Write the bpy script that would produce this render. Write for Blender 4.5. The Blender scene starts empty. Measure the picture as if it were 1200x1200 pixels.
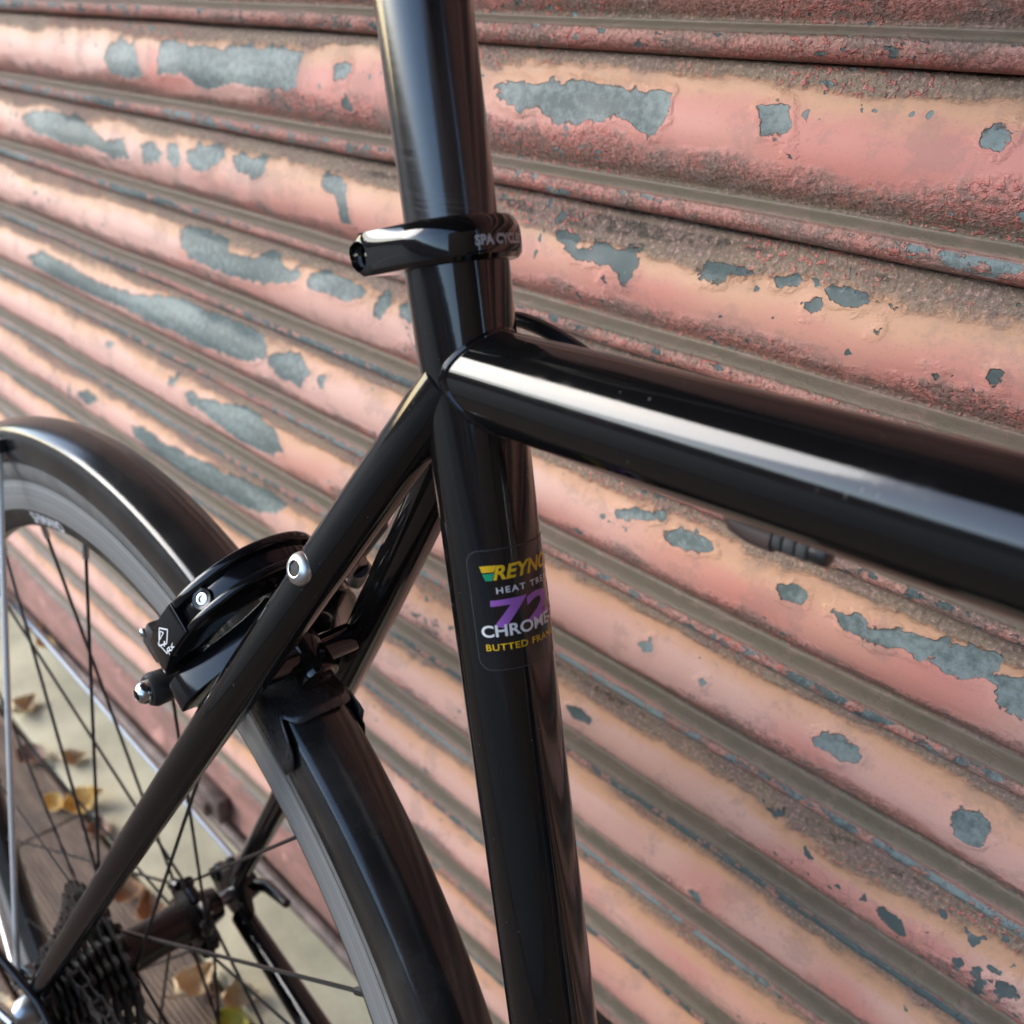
import bpy, bmesh, math, random
import numpy as np
from mathutils import Vector, Matrix

R_ = math.radians
sc = bpy.context.scene
col = sc.collection

# ------------------------------------------------------------------ camera, sky, sun, exposure
H = 0.7971                       # height of the seat cluster above the ground
cam_d = bpy.data.cameras.new('camera')
cam = bpy.data.objects.new('camera', cam_d); col.objects.link(cam); sc.camera = cam
cr = Vector((0.7066668, 0.7066160, 0.0362746)); cu = Vector((-0.3487480, 0.3032485, 0.8868005)); cf = Vector((-0.6156272, 0.6393232, -0.4607266))
m = Matrix((cr, cu, -cf)).transposed().to_4x4()
m.translation = Vector((0.1973835, -0.1847352, 0.0939719 + H))
cam.matrix_world = m
cam_d.sensor_width = 36.0
cam_d.lens = 36.0 * 1112.07 / 1200.0
cam_d.clip_start = 0.01; cam_d.clip_end = 400.0
cam_d.dof.use_dof = True
cam_d.dof.focus_distance = 0.335
cam_d.dof.aperture_fstop = 11.5

SUN_EL, SUN_AZ = 30.0, 50.0      # azimuth: from -Y towards -X
sd = Vector((-math.sin(R_(SUN_AZ)) * math.cos(R_(SUN_EL)), -math.cos(R_(SUN_AZ)) * math.cos(R_(SUN_EL)), math.sin(R_(SUN_EL))))
world = bpy.data.worlds.new('World'); sc.world = world; world.use_nodes = True
wn = world.node_tree
bg = wn.nodes['Background']
sky = wn.nodes.new('ShaderNodeTexSky'); sky.sky_type = 'NISHITA'; sky.sun_disc = False
sky.sun_elevation = R_(SUN_EL); sky.sun_rotation = R_(180.0 + SUN_AZ)
sky.air_density = 1.0; sky.dust_density = 0.8; sky.ozone_density = 1.0
wn.links.new(sky.outputs[0], bg.inputs[0]); bg.inputs[1].default_value = 0.15
sun_d = bpy.data.lights.new('sun', 'SUN'); sun_d.energy = 0.8; sun_d.angle = R_(40.0); sun_d.color = (1.0, 0.955, 0.89)
sun = bpy.data.objects.new('sun', sun_d); col.objects.link(sun)
sun.rotation_euler = (-sd).to_track_quat('-Z', 'Y').to_euler(); sun.location = (0, 0, 6)
sc.view_settings.view_transform = 'Standard'; sc.view_settings.look = 'None'
sc.view_settings.gamma = 1.0; sc.view_settings.use_curve_mapping = False
sc.view_settings.exposure = 1.93
sc.cycles.use_denoising = True; sc.cycles.adaptive_threshold = .02
sc.cycles.max_bounces = 6; sc.cycles.diffuse_bounces = 2; sc.cycles.glossy_bounces = 4

# ------------------------------------------------------------------ helpers
class MB:
    def __init__(self): self.v = []; self.f = []
    def add(self, vs, fs):
        o = len(self.v); self.v += [tuple(p) for p in vs]; self.f += [tuple(i + o for i in f) for f in fs]; return self
    def tube(self, pts, rad, n=16, cap=True, closed=False, up=None):
        pts = [Vector(p) for p in pts]; k = len(pts)
        rads = rad if isinstance(rad, (list, tuple)) else [rad] * k
        vs, fs = [], []
        prev = None
        for i, p in enumerate(pts):
            if closed: t = pts[(i + 1) % k] - pts[i - 1]
            else: t = pts[min(i + 1, k - 1)] - pts[max(i - 1, 0)]
            t.normalize()
            if prev is None:
                a = Vector(up) if up else (Vector((0, 1, 0)) if abs(t.y) < .9 else Vector((1, 0, 0)))
            else: a = prev
            a = (a - t * a.dot(t)).normalized(); prev = a
            b = t.cross(a)
            for j in range(n):
                w = 2 * math.pi * j / n
                vs.append(p + (a * math.cos(w) + b * math.sin(w)) * rads[i])
        for i in range(k if closed else k - 1):
            for j in range(n):
                a0 = i * n + j; a1 = i * n + (j + 1) % n; i2 = (i + 1) % k
                fs.append((a0, a1, i2 * n + (j + 1) % n, i2 * n + j))
        if cap and not closed:
            fs.append(tuple(range(n))[::-1]); fs.append(tuple((k - 1) * n + j for j in range(n)))
        return self.add(vs, fs)
    def lathe(self, prof, org, axis, n=32, closed=False):
        """prof: (radius, height along axis)"""
        ax = Vector(axis).normalized(); org = Vector(org)
        a = Vector((1, 0, 0)) if abs(ax.x) < .9 else Vector((0, 1, 0))
        a = (a - ax * a.dot(ax)).normalized(); b = ax.cross(a)
        vs, fs = [], []; k = len(prof)
        for r, h in prof:
            for j in range(n):
                w = 2 * math.pi * j / n
                vs.append(org + ax * h + (a * math.cos(w) + b * math.sin(w)) * max(r, 1e-6))
        for i in range(k if closed else k - 1):
            i2 = (i + 1) % k
            for j in range(n):
                fs.append((i * n + j, i * n + (j + 1) % n, i2 * n + (j + 1) % n, i2 * n + j))
        return self.add(vs, fs)
    def arc(self, prof, cen, a0, a1, n, closed_prof=True):
        """sweep a (r, y) profile round the y axis through cen, angles in degrees"""
        full = abs(a1 - a0) >= 359.9; m_ = n if full else n + 1; k = len(prof); vs, fs = [], []
        for i in range(m_):
            t = R_(a0 + (a1 - a0) * i / n); c, s = math.cos(t), math.sin(t)
            for r, y in prof: vs.append((cen[0] + r * c, cen[1] + y, cen[2] + r * s))
        for i in range(n):
            i2 = (i + 1) % m_
            for j in range(k if closed_prof else k - 1):
                j2 = (j + 1) % k
                fs.append((i * k + j, i2 * k + j, i2 * k + j2, i * k + j2))
        if not full and closed_prof:
            fs.append(tuple(range(k))); fs.append(tuple((m_ - 1) * k + j for j in range(k))[::-1])
        return self.add(vs, fs)
    def box(self, c, h, X=(1, 0, 0), Y=(0, 1, 0), Z=(0, 0, 1)):
        c, X, Y, Z = Vector(c), Vector(X), Vector(Y), Vector(Z)
        vs = [c + X * (sx * h[0]) + Y * (sy * h[1]) + Z * (sz * h[2]) for sz in (-1, 1) for sy in (-1, 1) for sx in (-1, 1)]
        return self.add(vs, [(0, 2, 3, 1), (4, 5, 7, 6), (0, 1, 5, 4), (2, 6, 7, 3), (0, 4, 6, 2), (1, 3, 7, 5)])
    def extrude(self, outline, fn, d0, d1):
        """outline (u, v) list -> prism; fn(u, v, d) gives the point"""
        k = len(outline)
        vs = [fn(u, v, d0) for u, v in outline] + [fn(u, v, d1) for u, v in outline]
        fs = [tuple(range(k))[::-1], tuple(range(k, 2 * k))] + [(i, (i + 1) % k, k + (i + 1) % k, k + i) for i in range(k)]
        return self.add(vs, fs)

def mesh_from(name, mb, bevel=0, seg=2, smooth=True, sharp=35, shift=None):
    me = bpy.data.meshes.new(name)
    vs = mb.v if shift is None else [(a - shift[0], b - shift[1], c - shift[2]) for a, b, c in mb.v]
    me.from_pydata(vs, [], mb.f)
    bm = bmesh.new(); bm.from_mesh(me)
    bmesh.ops.recalc_face_normals(bm, faces=bm.faces)
    if bevel:
        es = [e for e in bm.edges if len(e.link_faces) == 2 and e.calc_face_angle(0) > R_(30)]
        bmesh.ops.bevel(bm, geom=es, offset=bevel, segments=seg, profile=.5, affect='EDGES', clamp_overlap=True)
    bm.to_mesh(me); bm.free()
    if smooth:
        me.polygons.foreach_set('use_smooth', [True] * len(me.polygons))
        me.set_sharp_from_angle(angle=R_(sharp))
    return me

def link(name, me, mat, parent=None):
    o = bpy.data.objects.new(name, me); col.objects.link(o)
    if mat is not None and me is not None and not me.materials: me.materials.append(mat)
    if parent is not None: o.parent = parent
    return o

def tag(o, label=None, cat=None, group=None, kind=None):
    if label: o['label'] = label
    if cat: o['category'] = cat
    if group: o['group'] = group
    if kind: o['kind'] = kind
    return o

def empty(name, loc=(0, 0, 0)):
    o = bpy.data.objects.new(name, None); col.objects.link(o); o.location = loc; o.empty_display_size = .05
    return o

# --- shader helpers
def new_mat(name):
    mt = bpy.data.materials.new(name); mt.use_nodes = True
    nt = mt.node_tree; return mt, nt, nt.nodes['Principled BSDF']
class NT:
    def __init__(self, nt): self.nt = nt
    def n(self, typ, ins=None, **kw):
        nd = self.nt.nodes.new('ShaderNode' + typ)
        for k, v in kw.items(): setattr(nd, k, v)
        for k, v in (ins or {}).items(): self.set(nd.inputs[k], v)
        return nd
    def set(self, sock, v):
        if isinstance(v, bpy.types.NodeSocket): self.nt.links.new(v, sock)
        else: sock.default_value = v
    def math(self, op, a, b=0.0, c=0.0, clamp=False):
        nd = self.n('Math', operation=op, use_clamp=clamp)
        for i, v in enumerate((a, b, c)): self.set(nd.inputs[i], v)
        return nd.outputs[0]
    def noise(self, vec, scale, detail=3.0, rough=.5, dist=0.0, out=0):
        return self.n('TexNoise', {'Vector': vec, 'Scale': scale, 'Detail': detail, 'Roughness': rough, 'Distortion': dist}).outputs[out]
    def mix(self, f, a, b, blend='MIX'):
        nd = self.n('Mix', data_type='RGBA', blend_type=blend)
        self.set(nd.inputs['Factor'], f); self.set(nd.inputs[6], a); self.set(nd.inputs[7], b)
        return nd.outputs[2]
    def step(self, v, a, b):
        nd = self.n('MapRange', interpolation_type='SMOOTHSTEP')
        self.set(nd.inputs[0], v); nd.inputs[1].default_value = a; nd.inputs[2].default_value = b
        return nd.outputs[0]
    def ramp(self, f, stops):
        nd = self.n('ValToRGB'); e = nd.color_ramp.elements
        while len(e) < len(stops): e.new(.5)
        for el, (p, c) in zip(e, stops): el.position = p; el.color = (*c, 1) if len(c) == 3 else c
        self.set(nd.inputs[0], f); return nd.outputs[0]
    def vscale(self, vec, s):
        nd = self.n('VectorMath', operation='MULTIPLY'); self.set(nd.inputs[0], vec); nd.inputs[1].default_value = s
        return nd.outputs[0]
def C(r, g, b): return (r, g, b, 1.0)

MATS = {}
def simple(name, base, rough=.4, metal=0.0, ior=1.5, spec_noise=0.0, bump=0.0, bscale=400.0, var=0.0, vscale=60.0, coat=0.0):
    mt, nt, p = new_mat(name); t = NT(nt)
    p.inputs['Base Color'].default_value = C(*base); p.inputs['Roughness'].default_value = rough
    p.inputs['Metallic'].default_value = metal; p.inputs['IOR'].default_value = ior
    if coat: p.inputs['Coat Weight'].default_value = coat; p.inputs['Coat Roughness'].default_value = .05
    tc = t.n('TexCoord').outputs['Object']
    if var:
        f = t.noise(tc, vscale, 5.0, .6)
        lo = C(*[max(0, c * (1 - var)) for c in base]); hi = C(*[min(1, c * (1 + var)) for c in base])
        t.set(p.inputs['Base Color'], t.mix(t.step(f, .3, .7), lo, hi))
    if spec_noise:
        f = t.noise(tc, vscale * 2.3, 4.0, .6)
        t.set(p.inputs['Roughness'], t.math('MULTIPLY_ADD', t.math('SUBTRACT', f, .5), spec_noise, rough, clamp=True))
    if bump:
        b = t.n('Bump', {'Height': t.noise(tc, bscale, 3.0, .5), 'Strength': 1.0, 'Distance': bump})
        t.set(p.inputs['Normal'], b.outputs[0])
    MATS[name] = mt; return mt

def mat_frame():
    mt, nt, p = new_mat('black_gloss_paint'); t = NT(nt)
    tc = t.n('TexCoord').outputs['Object']
    # fine dust specks and hair scratches on the lacquer
    vo = t.n('TexVoronoi', {'Vector': tc, 'Scale': 330.0, 'Randomness': 1.0})
    wv = t.noise(tc, 90.0, 2.0)
    dust = t.math('MULTIPLY', t.math('LESS_THAN', vo.outputs['Distance'], .055), t.math('GREATER_THAN', wv, .58))
    scr = t.math('MULTIPLY', t.math('GREATER_THAN', t.noise(t.vscale(tc, (1, 1, .22)), 900.0, 2.0, .5), .725), t.math('GREATER_THAN', t.noise(tc, 45.0, 2.0), .60))
    dust = t.math('MAXIMUM', dust, t.math('MULTIPLY', scr, .7))
    smear = t.step(t.noise(t.vscale(tc, (1, 1, .35)), 38.0, 6.0, .7), .48, .8)
    t.set(p.inputs['Base Color'], t.mix(t.math('MULTIPLY', dust, .55), C(.004, .004, .0042), C(.35, .34, .32)))
    t.set(p.inputs['Roughness'], t.math('MULTIPLY_ADD', smear, .14, .08))
    p.inputs['IOR'].default_value = 1.60
    b = t.n('Bump', {'Height': t.noise(tc, 260.0, 2.0), 'Strength': 1.0, 'Distance': .000012})
    t.set(p.inputs['Normal'], b.outputs[0])
    MATS['frame'] = mt
mat_frame()

def mat_post():
    mt, nt, p = new_mat('black_anodised_post'); t = NT(nt)
    tc = t.n('TexCoord').outputs['Object']
    # hairline marks running round the post
    h = t.noise(t.vscale(tc, (40, 40, 2400)), 1.0, 4.0, .7)
    big = t.noise(tc, 30.0, 4.0, .6)
    scr = t.math('MULTIPLY', t.step(h, .5, .72), t.step(big, .4, .62))
    t.set(p.inputs['Base Color'], t.mix(scr, C(.012, .012, .013), C(.04, .04, .04)))
    p.inputs['Metallic'].default_value = .0; p.inputs['IOR'].default_value = 1.75
    t.set(p.inputs['Roughness'], t.math('MULTIPLY_ADD', h, .22, .06))
    b = t.n('Bump', {'Height': h, 'Strength': .3, 'Distance': .00002}); t.set(p.inputs['Normal'], b.outputs[0])
    MATS['post'] = mt
mat_post()
simple('clamp', (.004, .004, .0045), .07, 0, 1.62, bump=.00001, bscale=300)
simple('brake', (.006, .006, .007), .12, 0, 1.5, spec_noise=.1, bump=.00001, bscale=300)
simple('brake_matt', (.02, .02, .02), .45, 0, 1.5, var=.4, bump=.00004)
simple('alloy', (.70, .70, .68), .36, 1.0, spec_noise=.1)
simple('steel', (.62, .62, .60), .16, 1.0, spec_noise=.15)
simple('steel_dull', (.42, .43, .44), .32, 1.0, spec_noise=.2, var=.2)
simple('rod', (.70, .71, .69), .42, .55, spec_noise=.2)
simple('rubber', (.02, .02, .02), .75, 0, 1.45, var=.3, bump=.0001)
simple('tyre', (.10, .10, .095), .8, 0, 1.45, var=.2, vscale=90, bump=.00008)
simple('cable', (.012, .012, .013), .25, 0, 1.5)
simple('cog', (.085, .082, .078), .38, .9, spec_noise=.3, var=.4, vscale=200)
simple('hub', (.012, .011, .011), .22, .2, 1.6, spec_noise=.1)
simple('spoke', (.02, .02, .02), .3, .4, 1.6)
simple('print_white', (.62, .63, .64), .4)
simple('print_grey', (.40, .40, .40), .4)
simple('clip', (.05, .05, .052), .28, .5, 1.6, spec_noise=.2, bump=.00004, bscale=120)
simple('plastic_black', (.015, .015, .015), .4)
simple('plastic_grey', (.05, .05, .048), .55)
simple('plastic_brown', (.05, .032, .027), .6, var=.3)
simple('saddle', (.02, .018, .016), .5, bump=.00005)
simple('tape', (.02, .02, .02), .7, bump=.0001)
simple('decal_black', (.006, .006, .007), .12, 0, 1.6)
simple('decal_edge', (.035, .035, .038), .2)
simple('ink_yellow', (.72, .44, .012), .25)
simple('ink_green', (.01, .30, .14), .25)
simple('ink_purple', (.34, .12, .46), .25)
simple('ink_white', (.72, .72, .72), .25)

def mat_fender():
    mt, nt, p = new_mat('mudguard_plastic'); t = NT(nt)
    tc = t.n('TexCoord').outputs['Object']
    dusty = t.step(t.noise(tc, 26.0, 5.0, .65), .42, .75)
    fine = t.noise(t.vscale(tc, (1, 6, 1)), 160.0, 4.0, .6)
    t.set(p.inputs['Base Color'], t.mix(t.math('MULTIPLY', dusty, .35), C(.012, .012, .012), C(.075, .072, .066)))
    t.set(p.inputs['Roughness'], t.math('MULTIPLY_ADD', fine, .12, .14))
    p.inputs['IOR'].default_value = 1.58
    b = t.n('Bump', {'Height': fine, 'Strength': 1.0, 'Distance': .00003}); t.set(p.inputs['Normal'], b.outputs[0])
    MATS['fender'] = mt
mat_fender()

def mat_rim():
    # machined brake track: fine turned lines following the radius
    mt, nt, p = new_mat('machined_rim'); t = NT(nt)
    at = t.n('Attribute', attribute_name='rad').outputs['Fac']
    w = t.noise(t.n('CombineXYZ', {0: t.math('MULTIPLY', at, 420.0), 1: 0.0, 2: 0.0}).outputs[0], 1.0, 4.0, .7)
    t.set(p.inputs['Base Color'], t.mix(t.step(w, .38, .62), C(.36, .39, .40), C(.62, .66, .67)))
    p.inputs['Metallic'].default_value = .8
    t.set(p.inputs['Roughness'], t.math('MULTIPLY_ADD', w, .15, .30))
    MATS['rim'] = mt
mat_rim()
simple('rim_dark', (.022, .023, .022), .35, 0, 1.5, spec_noise=.2, var=.3)
# ------------------------------------------------------------------ the shutter
YS = 0.1887                      # back plane of the curtain
PITCH = 0.0671; G0 = 0.8806      # slat joints
def G(k): return G0 - PITCH * k
X0, X1 = -2.3, 1.35
rng = np.random.default_rng(7)

_lat = rng.random((256, 256))
def vnoise(x, y):
    xi = np.floor(x).astype(int); yi = np.floor(y).astype(int); fx = x - xi; fy = y - yi
    fx = fx * fx * (3 - 2 * fx); fy = fy * fy * (3 - 2 * fy)
    a = _lat[xi & 255, yi & 255]; b = _lat[(xi + 1) & 255, yi & 255]; c = _lat[xi & 255, (yi + 1) & 255]; d = _lat[(xi + 1) & 255, (yi + 1) & 255]
    return (a * (1 - fx) + b * fx) * (1 - fy) + (c * (1 - fx) + d * fx) * fy

PROF = [(0.0, -3.0), (.5, 3.6), (2, 4.7), (7, 5.6), (11, 6.6), (16, 8.7), (22, 11.1), (28, 12.7), (33, 13.1), (38, 12.4), (43, 10.4), (47, 7.7), (50.5, 4.3), (52.6, 1.9), (53.8, 1.2),
        (54.4, 2.6), (54.9, 6.0), (55.6, 10.0), (56.6, 13.0), (58, 14.7), (59.8, 15.2), (62, 14.5), (64.5, 12.6), (66.3, 10.2), (67.0, 8.2), (67.1, -3.0)]
def resample(prof, step):
    out = []
    for (h0, o0), (h1, o1) in zip(prof, prof[1:]):
        k = max(1, int(round(math.hypot(h1 - h0, o1 - o0) / step)))
        for i in range(k): out.append((h0 + (h1 - h0) * i / k, o0 + (o1 - o0) * i / k))
    out.append(prof[-1]); a = np.array(out)
    for _ in range(3):            # round the kinks a little
        b = a.copy(); b[2:-2] = (a[1:-3] + 2 * a[2:-2] + a[3:-1]) / 4; a = b
    return a

CHIPS = [
    [(-6130,8619),(-5919,8668),(-5687,8637),(-5608,8536),(-5529,8436),(-5796,8390),(-6118,8401),(-6186,8507)],
    [(-5270,8676),(-5160,8702),(-4863,8654),(-4702,8677),(-4455,8656),(-4229,8696),(-3919,8689),(-3487,8698),(-3495,8480),(-3756,8457),(-3959,8448),(-4296,8457),(-4451,8409),(-4742,8406),(-4873,8463),(-5031,8476),(-5323,8448)],
    [(-3132,8624),(-3053,8664),(-2988,8640),(-3003,8549),(-3105,8538)],
    [(-3044,8459),(-2984,8478),(-2940,8398),(-3032,8400)],
    [(-8240,7889),(-8034,7966),(-7612,8016),(-6970,8013),(-6654,7947),(-6432,7881),(-6100,7927),(-5962,7792),(-6310,7773),(-6710,7805),(-7155,7786),(-7919,7790)],
    [(-5774,7916),(-5574,7961),(-5427,7890),(-5474,7822),(-5725,7793)],
    [(-5367,7958),(-5225,7985),(-5117,7893),(-5161,7828),(-5318,7840)],
    [(-5053,7943),(-4896,8013),(-4586,8039),(-4506,7974),(-4683,7866),(-4879,7819),(-5018,7875)],
    [(-4412,7978),(-4302,8019),(-4140,7998),(-3974,8027),(-3982,7912),(-4105,7880),(-4325,7898)],
    [(-3335,7992),(-3194,8025),(-3065,7976),(-3030,7854),(-2985,7748),(-3082,7753),(-3145,7863),(-3295,7930)],
    [(-5375,7319),(-5183,7369),(-4854,7372),(-4631,7359),(-4564,7264),(-4262,7287),(-4076,7382),(-3932,7389),(-3869,7300),(-3657,7312),(-3666,7240),(-3885,7190),(-4172,7138),(-4533,7111),(-4846,7115),(-5174,7133),(-5291,7213)],
    [(-3553,7320),(-3349,7371),(-3113,7362),(-2888,7325),(-2936,7277),(-3124,7219),(-3334,7232),(-3534,7219)],
    [(-2801,7305),(-2712,7362),(-2655,7294),(-2720,7181),(-2789,7210)],
    [(-2588,7309),(-2438,7362),(-2408,7243),(-2548,7253)],
    [(-8732,6511),(-8393,6607),(-7865,6600),(-7100,6566),(-6386,6594),(-5560,6730),(-5136,6716),(-4732,6738),(-4240,6719),(-4195,6631),(-4145,6577),(-4402,6476),(-4791,6445),(-5346,6429),(-5951,6420),(-6612,6428),(-7357,6390),(-8166,6397),(-8590,6430)],
    [(-4169,6570),(-3899,6686),(-3734,6683),(-3616,6586),(-3681,6491),(-3873,6463),(-4061,6512)],
    [(-3498,6600),(-3410,6642),(-3421,6538),(-3484,6527)],
    [(-5599,5887),(-5433,5951),(-5324,5912),(-5027,5961),(-4609,6025),(-4355,6015),(-4117,5960),(-3988,5858),(-4143,5784),(-4465,5735),(-4860,5758),(-5202,5807),(-5461,5832)],
    [(-5878,5953),(-5721,6012),(-5727,5931),(-5862,5893)],
    [(-8050,5184),(-7797,5285),(-7572,5227),(-7879,5078)],
    [(-6806,5200),(-6550,5263),(-6129,5222),(-5631,5259),(-5021,5306),(-4463,5348),(-4082,5336),(-4225,5218),(-4640,5094),(-5222,5039),(-5777,4991),(-6361,5009),(-6729,5097)],
    [(-7142,5956),(-6977,5997),(-7052,5893)],
    [(-1782,8612),(-1722,8646),(-1613,8630),(-1441,8634),(-1387,8660),(-1251,8665),(-1068,8651),(-871,8654),(-777,8657),(-685,8650),(-680,8549),(-707,8477),(-754,8473),(-829,8501),(-931,8545),(-1030,8526),(-1104,8494),(-1263,8479),(-1402,8486),(-1434,8529),(-1578,8521),(-1668,8522),(-1731,8568)],
    [(-233,8626),(-182,8646),(-107,8655),(-89,8616),(-76,8571),(-93,8538),(-200,8531),(-220,8573)],
    [(670,8645),(692,8658),(741,8663),(754,8635),(747,8588),(714,8574),(672,8602)],
    [(-1289,7961),(-1250,7984),(-1163,7961),(-1130,7905),(-1052,7960),(-973,7985),(-918,7963),(-816,7980),(-751,7992),(-754,7892),(-805,7802),(-851,7834),(-909,7883),(-1017,7884),(-1096,7840),(-1184,7874)],
    [(-436,7942),(-396,7979),(-295,7991),(-283,7919),(-350,7913),(-414,7889)],
    [(-270,7973),(-143,7983),(-148,7964),(-245,7952)],
    [(-67,7977),(57,8001),(81,7981),(6,7956),(-55,7957)],
    [(192,7987),(248,8005),(305,7993),(361,7988),(361,7954),(279,7943),(220,7958)],
    [(392,7974),(467,7984),(479,7963),(411,7955)],
    [(115,7907),(169,7930),(189,7888),(144,7860),(114,7871)],
    [(-969,7789),(-918,7820),(-883,7790),(-950,7760)],
    [(-769,6600),(-631,6655),(-469,6694),(-464,6651),(-596,6598),(-737,6572)],
    [(-446,6599),(-382,6645),(-304,6649),(-203,6666),(-138,6636),(-191,6589),(-292,6570),(-397,6560)],
    [(219,6592),(303,6622),(371,6616),(381,6566),(317,6553),(248,6558)],
    [(512,6593),(565,6601),(621,6629),(687,6603),(779,6629),(855,6632),(925,6652),(995,6663),(1065,6670),(1160,6700),(1204,6703),(1214,6624),(1334,6671),(1431,6665),(1466,6539),(1334,6492),(1273,6529),(1224,6587),(1129,6554),(1041,6548),(963,6571),(871,6565),(761,6538),(641,6535),(555,6550)],
    [(552,5887),(598,5927),(684,5940),(768,5953),(796,5920),(784,5876),(704,5843),(618,5829)],
    [(1234,5880),(1253,5924),(1324,5936),(1391,5927),(1409,5861),(1375,5809),(1305,5796),(1249,5820)],
    [(-502,5884),(-438,5935),(-422,5899),(-473,5843)],
    [(-92,5873),(-53,5895),(-56,5849)],
    [(-947,5172),(-853,5215),(-756,5196),(-779,5150),(-880,5133)],
    [(410,5288),(477,5337),(511,5291),(457,5256)],
    [(79,4439),(131,4496),(163,4404),(123,4348)],
    [(1038,5162),(1112,5180),(1202,5159),(1216,5101),(1155,5087),(1073,5122)],
    [(1277,5197),(1332,5219),(1331,5142)],
    [(1602,5156),(1681,5206),(1728,5167),(1668,5117)],
    [(-76,8492),(-51,8479),(-30,8449),(-62,8459)],
    [(421,7879),(446,7891),(447,7857),(419,7857)],
    [(893,7817),(932,7834),(934,7779),(902,7760)],
    [(666,7790),(710,7788),(705,7766)],
]


def chip_field(x, z):
    """signed distance (m) to the bare-metal patches, in the plane of the curtain"""
    D = np.full(x.shape, .03)
    for poly in CHIPS:
        P = np.array(poly, float) * 1e-4
        lo = P.min(0) - .02; hi = P.max(0) + .02
        sel = np.nonzero((x > lo[0]) & (x < hi[0]) & (z > lo[1]) & (z < hi[1]))[0]
        if not len(sel): continue
        px, pz = x[sel], z[sel]; d = np.full(len(sel), 1e9); ins = np.zeros(len(sel), bool)
        for (ax_, az_), (bx, bz) in zip(P, np.roll(P, -1, 0)):
            ex, ez = bx - ax_, bz - az_
            t = np.clip(((px - ax_) * ex + (pz - az_) * ez) / (ex * ex + ez * ez + 1e-12), 0, 1)
            d = np.minimum(d, np.hypot(px - ax_ - t * ex, pz - az_ - t * ez))
            cr_ = ((az_ > pz) != (bz > pz)) & (px < ex * (pz - az_) / (ez + 1e-12) + ax_)
            ins ^= cr_
        D[sel] = np.minimum(D[sel], np.where(ins, -d, d))
    return D

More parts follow.
